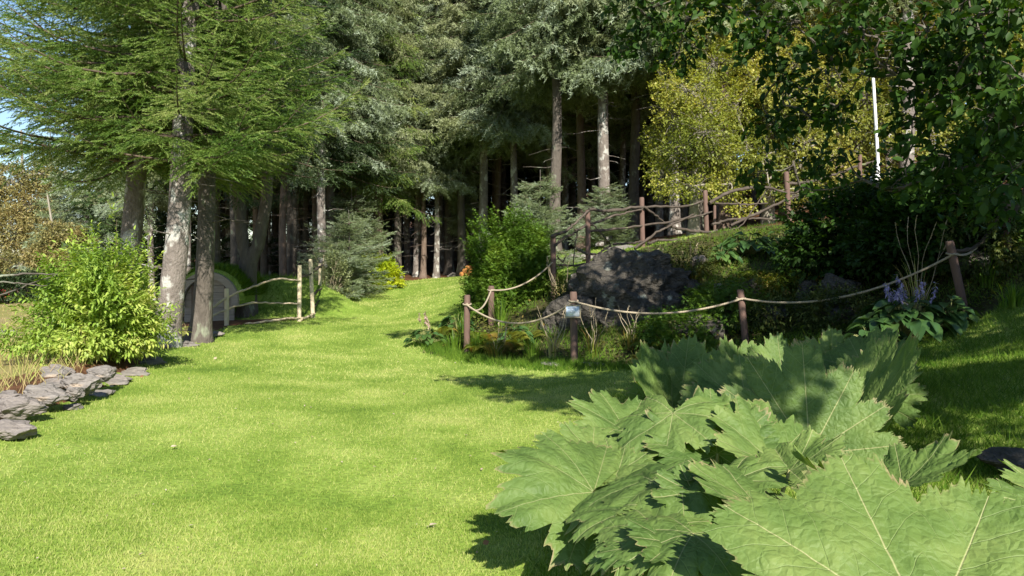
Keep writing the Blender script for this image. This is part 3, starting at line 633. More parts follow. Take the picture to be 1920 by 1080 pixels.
for (px, py, Y) in [(x_, y_, 13.0) for x_ in range(1060, 1480, 62) for y_ in (490, 560, 635)] + [(x_, y_, 11.0) for x_ in range(1440, 1920, 70) for y_ in (440, 510, 580, 640)] + \
   [(x_, y_, 6.6) for x_ in range(1190, 1720, 70) for y_ in (640, 700)] + [(x_, y_, 6.8) for x_ in (1700, 1750, 1800, 1850, 1900, 1950) for y_ in (650, 690, 730, 770)] + [(x_, 600, 8.4) for x_ in range(1690, 1950, 50)] + [(1800, 830, 5.2), (1880, 800, 5.4), (1720, 810, 5.4),
   (1700, 560, 9.6), (1650, 590, 9.7), (1740, 600, 9.5), (1690, 520, 9.8), (930, 700, 10.2), (870, 700, 10.3), (1000, 760, 8.6), (1080, 760, 8.6), (1100, 725, 9.3), (940, 720, 9.8), (1020, 715, 9.8), (900, 715, 9.6), (960, 735, 9.2), (1030, 745, 9), (1060, 715, 9.8), (990, 705, 10.2), (830, 595, 15.5), (790, 612, 14.6), (880, 570, 17), (1040, 780, 8.2), (940, 600, 14), (985, 520, 15.2), (1080, 640, 12), (960, 650, 12.4), (1500, 760, 5.3), (1400, 740, 5.8)]:
    if Y in (6.6, 13.0) and g1.random() < (.5 if Y == 6.6 else .12): continue
    T_ = at(px, py, Y) + g1.normal(size=3) * [.25, .25, 0]; zt = 4.7 + g1.random() * 1.0
    if Y > 12: zt += .7
    c_ = T_ + Sv * ((zt - T_[2]) / Sv[2])
    if c_[2] - .35 < 1.6 + .33 * c_[1]: c_ = T_ + Sv * ((1.95 + .33 * c_[1] + .5 - T_[2]) / Sv[2])
    shade_clumps.append((c_, (.42, .42, .22)))
OT = btree('overhanging_tree', "big dark-leaved tree whose branches hang into the picture above the bank", (6.9, 7.4), (6.3, 7.2, 8.5), .28, ov, 5700, .075, 'darkleaf', 'bark_dark', leaf=LEAF_N, seed=70,
      mids=[(6.6, 7.3, 3.5), (6.2, 7.1, 5.5)], hang=.45, limbr=.022)
mw, ml = MB(), MB(); oo = np.array(OT.location)
broadleaf(mw, ml, oo, [oo - [0, 0, .2], (6.6, 7.3, 3.5), (6.2, 7.1, 5.5), (6.3, 7.2, 8.5)], .1, shade_clumps, 60000, .12, LEAF_F, g1, twigs=False, limbr=.03)
mw.build('limbs', M['bark_dark'], OT); ml.build('unseen_shade_crown', M['darkleaf'], OT)  # out-of-view limbs and leaves, shaped by where their shade should fall
# left background trees
btree('birch_tree', "brownish birch at the far left edge under the spruce boughs", (-27, 44), (-27, 44, 8.5), .2, [cl(20,340,44,50,40), cl(60,380,44,45,45), cl(20,430,43,45,50), cl(80,440,43,40,45), cl(30,500,42,50,35), cl(-20,380,44,50,60), cl(90,330,45,45,35), cl(100,500,42,40,30)], 24000, .13, 'rust', 'birch', seed=81)
btree('rowan_tree', "rowan with reddish leaves and berries left of the pale spruce", (-21.5, 37), (-21.5, 37, 4.5), .12, [cl(110,440,36,35,30), cl(150,450,36,32,28), cl(120,490,35,38,25), cl(75,480,36,30,28), cl(170,490,35,30,25)], 12000, .11, 'rust', 'birch', seed=82)
BLUE = conifer(51, 11, .3, 2.9, 'needle_blue', 'bark', r0=.16, whorl=.5, per=7, shoot=.2, piece=.38, br=BR_FAR2, rise=.1, droop=.4, tipup=.15, hang=.3)
plant_tree("blue_spruce", XY(165, 40), 40, BLUE, "broad blue-green spruce behind the rowan at the left", 'spruce tree')
plant_tree("blue_spruce", XY(95, 50), 50, BLUE, "blue-green spruce farther back, left of its broader twin", 'spruce tree', sc=1.1, rz=1)
for px, Y, s_, lab in ((250, 34, 1, "dark low-branched spruce between the first two big trunks"), (330, 33, .9, "dark bushy spruce behind the hut, left one"), (420, 34, 1, "dark bushy spruce behind the hut, right one")):
    plant_tree("dark_spruce", XY(px, Y), Y, (DARKV[0][0], lowc), lab, 'spruce tree', rz=px, sc=s_)
for i, (px, Y) in enumerate(((285, 30), (350, 28), (440, 27), (478, 30), (505, 33), (545, 30), (575, 33), (590, 29), (655, 33), (405, 31), (300, 37), (235, 40), (520, 38), (565, 40), (610, 36), (670, 40))):
    plant_tree("forest_spruce", XY(px, Y), Y, VARS[(i * 3) % 4], "thin spruce in the shade behind the hut and pole fence", 'spruce tree', 'spruces behind the hut', rz=i * 1.3, sc=.75 + .05 * (i % 4))

# ------------------------------------------------------------ shrubs
def shrub(name, label, px, Y, w, h, mat, leaf, lsize, n, seed, stems=14, cat='shrub', depth=None, shell=.5, upright=.3, lob=.25, mats='twig', m=7, z0=.05, sag=0):
    g = np.random.default_rng(seed); x, y = XY(px, Y), Y; z = zg(x, y); root = empty(name, (x, y, z), label, cat)
    st, lf = MB(), MB(); dp = depth or w
    ns = n // m; u = norm(g.normal(size=(ns, 3))); u[:, 2] = u[:, 2] * np.where(u[:, 2] < 0, .62, 1.0); u = norm(u)
    ph = g.random(6) * 6.28; az = np.arctan2(u[:, 1], u[:, 0]); bump = 1 + lob * (np.sin(az * 3 + ph[0] + u[:, 2] * 3) * .5 + np.sin(az * 5 + ph[1]) * .3 + .6 * (g.random(ns) - .5) + .4 * np.sin(u[:, 2] * 7 + ph[2] + az * 2))
    rr = (shell + (1 - shell) * g.random(ns)) ** .7 * bump
    P = u * rr[:, None] * np.array([w / 2, dp / 2, h * .62]); P[:, 2] += h * .40; lw = P[:, 2] < h * .3; P[lw, :2] *= (1 + .25 * g.random(lw.sum()))[:, None]; P[:, 2] = np.maximum(P[:, 2], z0 + g.random(ns) * .18 * h)
    for i in range(stems):
        e_ = P[g.integers(ns)] * [1, 1, 1]; tube(st, wob((g.normal() * .05, g.normal() * .05, -.05), e_ * .93, 7, .05 * w * .4, i + seed, sag=-.08 * h), np.linspace(.016, .004, 7) * max(.5, w / 1.6), 5, cap=False)
    od = norm(u + np.array([0, 0, upright]) + g.normal(size=(ns, 3)) * .25)
    if m == 1: inst(lf, leaf[0], leaf[1], P, od, lsize * (.7 + .6 * g.random(ns)), roll=g.normal(size=ns) * .6, rnd=np.clip(.35 + g.normal(size=ns) * .2, 0, 1))
    else:
        cbr = np.clip(.38 + .16 * np.sin(az * 4 + ph[3]) + g.normal(size=ns) * .15, 0, 1)
        f = np.linspace(-.1, 1, m)[None, :, None]; tw = lsize * 1.7
        PP = P[:, None] + od[:, None] * (f * tw) + g.normal(size=(ns, m, 3)) * lsize * .06
        sd = norm(np.cross(od, g.normal(size=(ns, 3))))[:, None] * np.array([1 if k % 2 else -1 for k in range(m)])[None, :, None]; sd[:, -1] = 0
        DD = norm(od[:, None] * .6 + sd * .9 + g.normal(size=(ns, m, 3)) * .12); DD[..., 2] -= .12 + sag; N_ = ns * m
        inst(lf, leaf[0], leaf[1], PP.reshape(-1, 3), DD.reshape(-1, 3), lsize * (.75 + .5 * g.random(N_)), roll=g.normal(size=N_) * .35, rnd=np.clip(np.repeat(cbr, m) + g.normal(size=N_) * .1, 0, 1))
    st.build('stems', M[mats], root); lf.build('foliage', M[mat], root); return root
LEAF_ELD = leafshape(4, .36, .08, .25)
shrub('elder_bush', "large bright green bush with divided leaves in front of the first spruce", 188, 9.9, 1.08, 1.24, 'elder', LEAF_ELD, .07, 30000, 101, stems=30, depth=1.5, lob=.55, shell=.35, cat='bush')
shrub('elder_shoot', "thin leafy shoot sticking up against the first pale trunk above the bush", 216, 9.9, .22, 1.75, 'elder', LEAF_ELD, .085, 300, 108, stems=8, depth=.3, shell=.2)
shrub('lime_shrub', "low lime yellow shrub at the far end of the lawn", 702, 26.5, 1.7, .95, 'lime', LEAF_F, .085, 9000, 102)
shrub('russet_shrub', "small russet pink shrub between the lime shrub and the dark one", 668, 25.8, .75, .6, 'pink', LEAF_F, .06, 4500, 103)
shrub('dark_shrub', "very dark twiggy low shrub beside the last pole of the pole fence", 643, 24.6, 1.1, .62, 'heather', LEAF_F, .06, 6500, 104)
shrub('creeping_lime_plant', "flat yellow-green creeping plant at the foot of the russet shrub", 700, 25.8, 1.2, .2, 'lime', LEAF_F, .06, 2500, 114)
shrub('willow_shrub', "loose grey-green shrub with pale upright stems behind the pole fence", 625, 22.5, 1.0, 1.3, 'needle_olive', LEAF_ELD, .08, 2600, 105, stems=26, mats='rail_pale', upright=1.0)
SPRAY = (np.concatenate([LEAF_ELD[0] * [1, .6, 1], (LEAF_ELD[0] * [.6, .5, 1]) @ np.array([[.7, .7, 0], [-.7, .7, 0], [0, 0, 1]]) + [.3, 0, 0], (LEAF_ELD[0] * [.6, .5, 1]) @ np.array([[.7, -.7, 0], [.7, .7, 0], [0, 0, 1]]) + [.2, 0, 0]]),
         np.concatenate([LEAF_ELD[1], LEAF_ELD[1] + len(LEAF_ELD[0]), LEAF_ELD[1] + 2 * len(LEAF_ELD[0])]))
shrub('cypress_bush', "dense rounded deep green bush between the rope fence and the forest", 962, 15.7, 1.5, 1.58, 'thuja', SPRAY, .075, 32000, 106, depth=1.2, upright=.7, lob=.4, cat='bush')
shrub('cypress_bush', "lower green foliage mound at the left foot of the dense round bush", 912, 15.5, .75, .75, 'thuja', SPRAY, .07, 8000, 107, depth=.8, upright=.7, cat='bush')
for i, (px, Y, w_, h_, mt, lab) in enumerate([
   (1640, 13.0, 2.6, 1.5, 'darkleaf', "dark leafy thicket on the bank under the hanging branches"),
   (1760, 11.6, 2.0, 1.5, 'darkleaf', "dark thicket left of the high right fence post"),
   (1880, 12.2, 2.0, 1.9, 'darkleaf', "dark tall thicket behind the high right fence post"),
   (1840, 10.6, 1.1, .9, 'moss', "rough olive weeds between the leaning post and the high post"),
   (1560, 13.6, 1.6, .55, 'moss', "mossy creeping plants at the top of the rocky bank"),
   (1500, 12.9, 1.3, .4, 'fern', "low plants with yellow leaves in the middle of the rocky bank"),
   (1400, 13.0, 1.2, .5, 'fern', "yellow-green fern patch below the broad-leaved plants"),
   (1360, 12.2, 1.0, .7, 'thuja', "feathery green shrub behind the rope right of the rock"),
   (1270, 11.7, 1.0, .5, 'thuja', "feathery yellow-green shrub behind the first big gunnera leaf"),
   (1470, 11.6, 1.2, .45, 'moss', "dark moss plants behind the thick middle rope post"),
   (1290, 14.4, .9, .5, 'moss', "brown-green tuft on top of the rock outcrop"),
   (1570, 10.9, 1.0, .5, 'moss', "mossy plants under the lilac flowers"),
   (1060, 14.0, .5, .5, 'moss', "small weedy plant at the left shoulder of the rock")]):
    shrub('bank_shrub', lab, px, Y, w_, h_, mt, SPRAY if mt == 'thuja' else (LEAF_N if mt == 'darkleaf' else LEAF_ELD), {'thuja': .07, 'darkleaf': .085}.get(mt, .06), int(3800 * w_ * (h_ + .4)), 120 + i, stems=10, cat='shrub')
shrub('low_hedge', "dark low hedge beyond the meadow at the far left", 30, 36, 4.5, 1.2, 'needle_dark', LEAF_F, .12, 9000, 140, cat='hedge', depth=1.5)
shrub('far_shrub', "pale bluish shrub right of the red shed", 75, 38, 1.8, 1.6, 'needle_blue', LEAF_F, .12, 4000, 141)

# ------------------------------------------------------------ herbaceous plants
def hosta(px, Y, w, n, ls, label, seed, mat='hosta', name='hosta', h=.35, flowers=0, fmat='violet', fh=.5, leaf=None, cat='plant'):
    g = np.random.default_rng(seed); x = XY(px, Y); root = empty(name, (x, Y, zg(x, Y)), label, cat); lf, st = MB(), MB(); LN = leaf or leafshape(6, .68, .18, .35)
    a = g.random(n) * 6.283; r = np.sqrt(g.random(n)); P = np.stack([np.cos(a) * r * w * .38, np.sin(a) * r * w * .38, h * (1.1 - .75 * r) + g.normal(size=n) * .02], -1)
    D = np.stack([np.cos(a), np.sin(a), .35 - .7 * r], -1)
    inst(lf, LN[0], LN[1], P, D, ls * (.7 + .5 * g.random(n)), roll=g.normal(size=n) * .25, rnd=np.clip(.4 + g.normal(size=n) * .2, 0, 1))
    for i in range(n): tube(st, [(P[i, 0] * .15, P[i, 1] * .15, -.02), P[i] * [.6, .6, .6], P[i]], [.006, .005, .003], 4, cap=False)
    lf.build('leaves', M[mat], root); st.build('stalks', M['stalk'], root)
    for k in range(flowers):
        fb, fs = MB(), MB(); aa = g.random() * 6.28; e_ = np.array([math.cos(aa) * w * .3 * g.random(), math.sin(aa) * w * .3 * g.random(), fh * (.8 + .4 * g.random())]); p_ = wob((0, 0, 0), e_, 7, .03, k)
        tube(fs, p_, np.linspace(.006, .003, 7), 4, cap=False)
        m = 26; t = .7 + .3 * g.random(m); Q_ = np.stack([np.interp(t, np.linspace(0, 1, 7), p_[:, i]) for i in range(3)], -1); dd = norm(g.normal(size=(m, 3)) + [0, 0, -.5])
        inst(fb, LEAF_ELD[0], LEAF_ELD[1], Q_, dd, .05, .06)
        fo = fs.build('flower_stem', M['stalk'], root); fb.build('blossom', M[fmat], fo)
    return root
hosta(800, 13.6, .75, 60, .15, "hosta with pale broad leaves at the left tip of the flower bed", 201, flowers=5, fmat='faded', h=.28, fh=.5)
hosta(858, 14.4, .7, 50, .16, "hosta-like clump behind the leftmost rope fence post", 202, h=.35)
hosta(965, 12.9, .7, 60, .14, "round-leaved clump under the sagging first rope", 203, h=.3)
hosta(1700, 9.7, 1.35, 110, .23, "large hosta with lilac flowers under the rope at the right", 204, flowers=16, h=.45, fh=.62)
hosta(1640, 9.5, .7, 40, .18, "smaller hosta at the left foot of the lilac-flowered one", 205, h=.3)
hosta(1400, 15.3, 1.25, 130, .2, "glossy broad-leaved plants along the top of the bank by the branch fence", 206, name='bergenia', h=.36)
hosta(1465, 15.4, .8, 70, .19, "glossy broad-leaved plant at the right end of the bank-top row", 207, name='bergenia', h=.36)
hosta(1350, 14.9, .7, 60, .17, "glossy broad-leaved plant nearest the rock top", 208, name='bergenia', h=.28)
hosta(1780, 9.6, .6, 36, .22, "big-leaved green plant around the foot of the leaning post", 209, h=.35)
def tuft(px, Y, w, h, n, mat, label, seed, name='grass_tuft', wd=.012, cat='grass tuft', lean=.6, seeds=0):
    g = np.random.default_rng(seed); x = XY(px, Y); root = empty(name, (x, Y, zg(x, Y)), label, cat); mb = MB()
    for i in range(n):
        a = g.random() * 6.28; r = g.random() * w * .2; l = (.6 + .5 * g.random()) * h; ln = lean * g.random() ** .7
        t = np.linspace(0, 1, 7); b = np.array([math.cos(a) * r, math.sin(a) * r, -.01]); hx = np.array([math.cos(a), math.sin(a), 0])
        P = b + hx * (ln * l * t ** 2)[:, None]; P[:, 2] += l * (t - .55 * ln * t ** 2.6); sd = np.array([-hx[1], hx[0], 0]) * 1.0; ww = wd * (1 - t ** 2) * .5 + .0008
        Vv = np.concatenate([P - sd * ww[:, None], P + sd * ww[:, None]]); f = np.array([[k, k + 1, 8 + k, 7 + k] for k in range(6)]); mb.add(Vv, f, g.random())
    mb.build('blades', M[mat], root)
    if seeds:
        sb = MB()
        for i in range(seeds):
            a = g.random() * 6.28; e_ = np.array([math.cos(a) * h * .45, math.sin(a) * h * .45, h * (1.2 + .4 * g.random())]); p_ = wob((0, 0, 0), e_, 8, .03, i + seed); tube(sb, p_, np.linspace(.005, .003, 8), 4, cap=False)
            dd = norm(p_[-1] - p_[-2] + g.normal(size=(14, 3)) * .02); inst(sb, LEAF_ELD[0], LEAF_ELD[1], p_[-1] + (p_[-2] - p_[-1]) * g.random((14, 1)) * 1.2, dd, .04, .03)
        sb.build('seed_heads', M['rail_pale'], root)
    return root
for i, a_ in enumerate([(893, 12.6, .9, .42, 130, 'bladesdark', "green grass clump right of the leftmost rope post"), (850, 13.0, .8, .4, 110, 'bladesdark', "green grass clump just left of the leftmost rope post"),
   (930, 12.1, .8, .35, 90, 'fern', "yellowish grass clump in the bed before the first rope"), (1000, 11.9, .8, .38, 90, 'bladesdark', "grass clump left of the sign post"), (1035, 11.8, .6, .5, 40, 'dry', "sparse straw stalks left of the sign post"),
   (1110, 11.7, .6, .55, 30, 'fern', "yellow-stemmed weeds right of the sign post"), (940, 14.3, .8, .7, 60, 'bladesdark', "tall grass in front of the dense round bush"), (1050, 14.6, .5, .55, 60, 'dry', "straw tuft by the foot of the tall rusty post"),
   (1230, 14.5, .6, .35, 70, 'dry', "brown tuft on the rock crest"), (1300, 14.2, .8, .45, 80, 'fern', "brownish grass hanging from the top of the rock"), (1850, 10.3, .8, .5, 80, 'bladesdark', "long grass right of the leaning post"),
   (1720, 10.6, .7, .8, 30, 'dry', "tall straw stalks behind the lilac flowers"), (870, 13.9, .6, .75, 40, 'bladesdark', "dark upright stalks leaning left behind the leftmost post"), (1180, 11.9, .8, .4, 60, 'fern', "weeds at the foot of the rock"), (1900, 9.2, .8, .35, 70, 'bladesdark', "grass clump on the bank at the right edge"),
   (610, 22.5, .5, .9, 30, 'dry', "pale canes between the last two poles of the pole fence")]):
    tuft(*a_, 220 + i, seeds=6 if a_[5] in ('dry', 'fern') else 0)
def fern(px, Y, w, n, label, seed, mat='fern', h=.4):
    g = np.random.default_rng(seed); x = XY(px, Y); root = empty('fern', (x, Y, zg(x, Y)), label, 'fern'); mb = MB()
    for i in range(n):
        a = g.random() * 6.28; L = w * .55 * (.7 + .5 * g.random()); t = np.linspace(0, 1, 22); hx = np.array([math.cos(a), math.sin(a), 0])
        P = hx * (L * t)[:, None]; P[:, 2] = h * (1.6 * t - 1.5 * t ** 2.2) * (.8 + .4 * g.random()); tube(mb, P, np.linspace(.004, .0015, 22), 3, cap=False, a=.3)
        sd = np.array([-hx[1], hx[0], 0]); wl = L * .32 * np.sin(np.pi * np.clip(t * .93 + .06, 0, 1)) + .008
        for s_ in (1, -1): inst(mb, LEAF_F[0] * [1, .45, 1], LEAF_F[1], P, sd * s_ + hx * .35 + np.array([0, 0, -.15]) + np.zeros((22, 3)), wl, rnd=np.full(22, np.clip(.4 + g.normal() * .2, 0, 1)))
    mb.build('fronds', M[mat], root); return root
for i, a_ in enumerate([(905, 13.2, .9, 16, "fern behind the leftmost rope post"), (955, 12.3, .8, 14, "fern with orange tinges under the first rope", ), (985, 12.9, .8, 12, "fern between the first rope and the rock"), (1420, 13.9, .9, 16, "fern under the glossy plants on the bank"), (1460, 13.2, .8, 14, "yellowing fern in the middle of the bank"),
   (1330, 13.5, .8, 14, "fern on the right shoulder of the rock"), (830, 13.9, .7, 12, "fern at the left tip of the bed"), (1540, 12.3, .7, 12, "fern among the mossy stones"), (1240, 11.6, .8, 14, "fern at the foot of the rock behind the gunnera"), (900, 12.5, .6, 12, "low fern at the foot of the leftmost post")]):
    fern(*a_, 240 + i)

# low ground cover of creeping leaves over the bank and beds
BEDP = np.array([(-1.5, 13.8), (-.7, 12.5), (.4, 11.5), (1.2, 11.1), (2.4, 10.1), (4.1, 9.7), (5.4, 9.6), (6.2, 9.8), (8.5, 11), (12, 14), (9, 17.5), (5.4, 17), (3.8, 16.2), (2.4, 15.6), (1.2, 15.3), (.2, 16), (-.9, 15)])
def cover(name, n, mat, leaf, ls, hmax, seed, label, poly=BEDP, y0=9, y1=18):
    g = np.random.default_rng(seed); x, y = grass_points(n, y0, y1, poly); f = np.array([mnoise.noise(Vector((a * .9, b * .9, seed))) for a, b in zip(x, y)]); k = f > -.08; x, y, f = x[k], y[k], f[k]; m = len(x)
    P = np.stack([x, y, gz(x, y) + g.random(m) * hmax * np.clip(f + .3, .1, 1)], -1); D = norm(g.normal(size=(m, 3)) * [1, 1, .4] + [0, 0, .35]); mb = MB()
    inst(mb, leaf[0], leaf[1], P, D, ls * (.6 + .8 * g.random(m)), roll=g.normal(size=m) * .5, rnd=np.clip(.45 + f * .7 + g.normal(size=m) * .15, 0, 1)); o = mb.build(name, M[mat]); tag(o, label, 'ground cover', kind='stuff')
cover('ground_cover', 60000, 'moss', LEAF_F, .055, .16, 5, "mixed low weeds and moss over the rocky bank")
cover('ground_cover', 30000, 'thuja', LEAF_ELD, .06, .22, 15, "greener creeping leaves over the rocky bank")
cover('ground_cover', 7000, 'fern', LEAF_ELD, .06, .24, 25, "yellowing creeping leaves over the rocky bank")
mb = MB(); x, y = grass_points(60000, 10, 17, BEDP); f = np.array([mnoise.noise(Vector((a * .8, b * .8, 44))) for a, b in zip(x, y)]); k = f > -.05; blades(mb, x[k], y[k], .06, .26, .009, 1.1)
o = mb.build("bank_grass", M['bladesdark']); tag(o, kind='stuff', label='uncut grass growing between the plants of the rocky bank', cat='grass')
# ------------------------------------------------------------ rocks and stones
def rock(name, label, c, s, seed, mat, cat='rock', sub=5, rz=0, strata=.0, rough=.28, tilt=0, group=None, sink=0):
    bmesh = __import__('bmesh'); bm = bmesh.new(); bmesh.ops.create_icosphere(bm, subdivisions=sub, radius=1)
    V_ = np.array([v.co[:] for v in bm.verts]); Fc = np.array([[v.index for v in f.verts] for f in bm.faces]); bm.free()
    g = np.random.default_rng(seed); pl = norm(g.normal(size=(13, 3))); dd = .62 + .3 * g.random(13)
    out = V_.copy()
    for n_, d_ in zip(pl, dd):   # facet cuts
        pr = out @ n_; k = pr > d_; out[k] -= n_ * ((pr[k] - d_) * .88)[:, None]
    off = Vector((seed * 3.1, seed * 1.7, 0))
    ns = np.array([mnoise.fractal(Vector(p) * 1.6 + off, .9, 2.1, 6) for p in out]); n2 = np.array([mnoise.ridged_multi_fractal(Vector(p) * 2.6 + off, .9, 2.2, 4, 1.0, 2.0) for p in out])
    out = out * (1 + rough * ns * .6 - rough * .30 * (n2 - 1.0))[:, None]
    if strata: out[:, :2] *= 1 + strata * 2.2 * (np.abs(((out[:, 2:3] * 2.1 + out[:, 0:1] * .7 + ns[:, None] * .6) % 1) - .25) - .35)
    out = out * np.array(s)
    ct, st_ = math.cos(tilt), math.sin(tilt); out = out @ np.array([[ct, 0, -st_], [0, 1, 0], [st_, 0, ct]])
    cz, sz = math.cos(rz), math.sin(rz); out = out @ np.array([[cz, sz, 0], [-sz, cz, 0], [0, 0, 1]])
    mb = MB(); mb.add(out, Fc); o = mb.build(name, M[mat], loc=c, smooth=sub > 4); return tag(o, label, cat, group)
c = at(1190, 600, 13.5); rock('rock_outcrop', "large dark schist rock face rising behind the sign post", c + [0, .4, .1], (1.35, .95, 1.3), 3, 'rock', sub=6, rz=.25, rough=.36, tilt=-.42, strata=.10)
c = at(1085, 610, 13.2); rock('rock_outcrop', "low dark shoulder of rock left of the main rock face", c + [0, .3, -.1], (.6, .6, .6), 5, 'rock', sub=6, rz=.1, rough=.2, tilt=-.6, strata=.05)
c = at(1290, 560, 13.8); rock('rock_outcrop', "dark ledge of rock right of the main rock face", c + [0, .3, -.1], (.6, .6, .6), 8, 'rock', sub=6, rz=.5, rough=.22, tilt=-.3, strata=.06)
c = at(1400, 580, 13.0); rock('rock_outcrop', "shaded rough rock continuing behind the thick middle rope post", c + [0, .3, -.15], (.85, .6, .6), 12, 'rock', sub=6, rz=.2, rough=.46, tilt=-.3, strata=.1)
c = at(1530, 590, 12.2); rock('rock_outcrop', "low shaded rock ledge between the rope and the lilac flowers", c + [0, .3, -.15], (.8, .5, .5), 14, 'rock', sub=6, rz=-.1, rough=.46, tilt=-.2, strata=.1)
for i, (px, py, Y, sx, sy, sz, mt, lab) in enumerate([
   (1500, 505, 13.4, .22, .2, .16, 'rock', "grey stone in the middle of the bank below the glossy plants"), (1515, 560, 12.4, .3, .25, .26, 'rock', "upright dark stone in the bank left of the lilac flowers"), (1570, 545, 12, .36, .3, .25, 'rock', "broad dark stone in the bank beside the lilac flowers"),
   (1350, 545, 13.0, .16, .15, .12, 'stone', "small pale stone right of the rock face"), (1310, 490, 14.2, .16, .15, .13, 'stone', "pale stone at the top right of the rock face"), (1590, 600, 11.2, .35, .3, .2, 'rock', "dark stone under the rope near the lilac flowers"),
   (1815, 490, 10.7, .3, .3, .28, 'rock', "grey boulder behind the leaning post"), (1840, 462, 11.2, .25, .25, .2, 'rock', "smaller grey boulder up the bank above the other"), (1905, 862, 4.7, .2, .2, .07, 'rock', "dark rock in the grass at the right edge"),
   (1440, 590, 12.0, .3, .3, .2, 'rock', "dark low stone behind the middle rope post"), (1320, 620, 11.9, .4, .35, .3, 'rock', "dark stone base at the right foot of the rock face"),
   (745, 524, 30.5, .38, .3, .2, 'stone', "white-grey stone at the forest edge beside the lime shrub"), (848, 519, 31.2, .22, .2, .14, 'stone', "small pale stone at the far lawn edge by the trunks"), (12, 632, 22, .3, .25, .16, 'stone_warm', "rounded pinkish stone in the meadow at the left edge"), (1090, 482, 20.5, .9, .4, .16, 'stone', "flat pale ledge at the back of the upper grass strip"), (1180, 478, 20.0, .7, .4, .15, 'stone', "grey ledge below the branch fence on the upper grass")]):
    x, y, z = at(px, py, Y); rock('stone', lab, (x, y, max(z, zg(x, y) - .02 + sz * .3)), (sx, sy, sz), 20 + i, mt, 'stone', sub=4, rz=i)
for i, (px, py, Y, sx, sy, sz, mt, lab) in enumerate([
   (20, 805, 6.2, .24, .20, .05, 'stone_warm', "flat brown slab at the lower left corner of the edging"), (30, 765, 6.7, .26, .2, .07, 'stone_warm', "brown wedge-shaped edging stone at the bottom of the stack"), (5, 747, 6.9, .2, .18, .05, 'stone_warm', "rusty flat stone lying on the brown wedge"),
   (85, 742, 7.2, .26, .2, .065, 'stone', "long grey slate stone above the brown wedge"), (150, 718, 7.8, .26, .2, .08, 'stone', "big bluish grey slab stone in the middle of the edging"), (100, 722, 8.0, .2, .2, .06, 'stone_warm', "brown stone behind the bluish slab"), (110, 700, 8.5, .25, .16, .07, 'stone_warm', "dark brown stone at the back of the edging"),
   (140, 738, 7.5, .12, .12, .05, 'stone', "small stone wedged under the bluish slab"), (190, 702, 8.4, .2, .18, .06, 'stone', "grey stone right of the bluish slab"), (218, 690, 9.1, .2, .16, .05, 'stone_warm', "flat warm stone below the green bush"), (252, 680, 9.7, .24, .14, .04, 'stone', "thin flat stone at the right foot of the green bush"), (285, 668, 10.6, .2, .14, .04, 'stone', "last flat edging stone before the big trunk"),
   (345, 640, 12.9, .3, .14, .05, 'stone', "thin flagstone between the two big trunks at the lawn edge"), (398, 620, 14.4, .34, .16, .05, 'stone_warm', "brown flagstone in front of the hut"), (1040, 681, 11.3, .3, .2, .03, 'stone', "flat paving stone at the left foot of the sign post"), (1110, 685, 11.15, .24, .18, .03, 'stone', "flat paving stone at the right foot of the sign post")]):
    x, y, z = at(px, py, Y); rock('edging_stone' if i < 14 else 'paving_stone', lab, (x, y, z if i < 9 else zg(x, y) + sz * .5), (sx * .86, sy * .86, sz * (1.45 if i < 14 else 1)), 50 + i, mt, 'stone', sub=4, rz=-.25 + .3 * math.sin(i), rough=.34, tilt=.12 * math.sin(i * 2.3))
    if 4 < i < 13:   # earth-bound neighbour below the visible top course
        rock('edging_stone', "half-buried grey stone in the lower course of the lawn edging", (x + .05, y - .12, zg(x + .05, y - .12) + .01), (sx * .9, sy * .8, sz * .9), 80 + i, 'stone', 'stone', sub=3, rz=.3 * i, group='half-buried edging stones')
# ------------------------------------------------------------ fences
def post_mesh(p0, p1, r, seed, sides=12):
    mb = MB(); d = np.array(p1) - p0; pts = [p0 - d * .06, p0, p0 + d * .33, p0 + d * .66, p0 + d * .97, p1]
    tube(mb, pts, [r * 1.04, r * 1.02, r, r, r * .99, r * .86], sides, jit=.04, seed=seed); return mb
def rope_mesh(p0, p1, sag, r=.014):
    p0 = np.array(p0); p1 = np.array(p1); L = np.linalg.norm(p1 - p0); n = int(L / .012); t = np.linspace(0, 1, n); cpath = p0 + (p1 - p0) * t[:, None]; cpath[:, 2] -= sag * 4 * t * (1 - t)
    T = norm(np.gradient(cpath, axis=0)); A = norm(np.cross(T, [0, 0, 1.])); B = np.cross(A, T); mb = MB()
    for k in range(3):
        ph = t * L / .075 * 6.283 + k * 2.094; tube(mb, cpath + (A * np.cos(ph)[:, None] + B * np.sin(ph)[:, None]) * r * .55, r * .62, 6, cap=True, a=k / 3)
    return mb
RF = empty('rope_fence', at(1077, 682, 11.3), "rope fence of brown round posts joined by sagging ropes round the rocky bed", 'rope fence')
def rel(p, root): return np.array(p) - np.array(root.location)
posts = {}
for i, (bx, by, tx, ty, Y, r, dY) in enumerate([(1038, 562, 1037, 440, 15, .052, 0), (921, 585, 921, 536, 14.6, .055, 0), (875, 667, 876, 553, 12.6, .050, 0), (1077, 682, 1075, 547, 11.3, .053, 0), (1400, 660, 1388, 543, 11.3, .050, 0), (1812, 600, 1780, 452, 10, .050, 0), (1888, 492, 1884, 345, 10.6, .060, 0)]):
    b = at(bx, by, Y); t_ = at(tx, ty, Y); b[2] = min(b[2], zg(b[0], b[1]))
    posts[i] = (b, t_); post_mesh(rel(b, RF), rel(t_, RF), r, i).build('post', M['post'], RF)
def tp(i, f=.9): return posts[i][0] + (posts[i][1] - posts[i][0]) * f + np.array([0, -.055, 0])
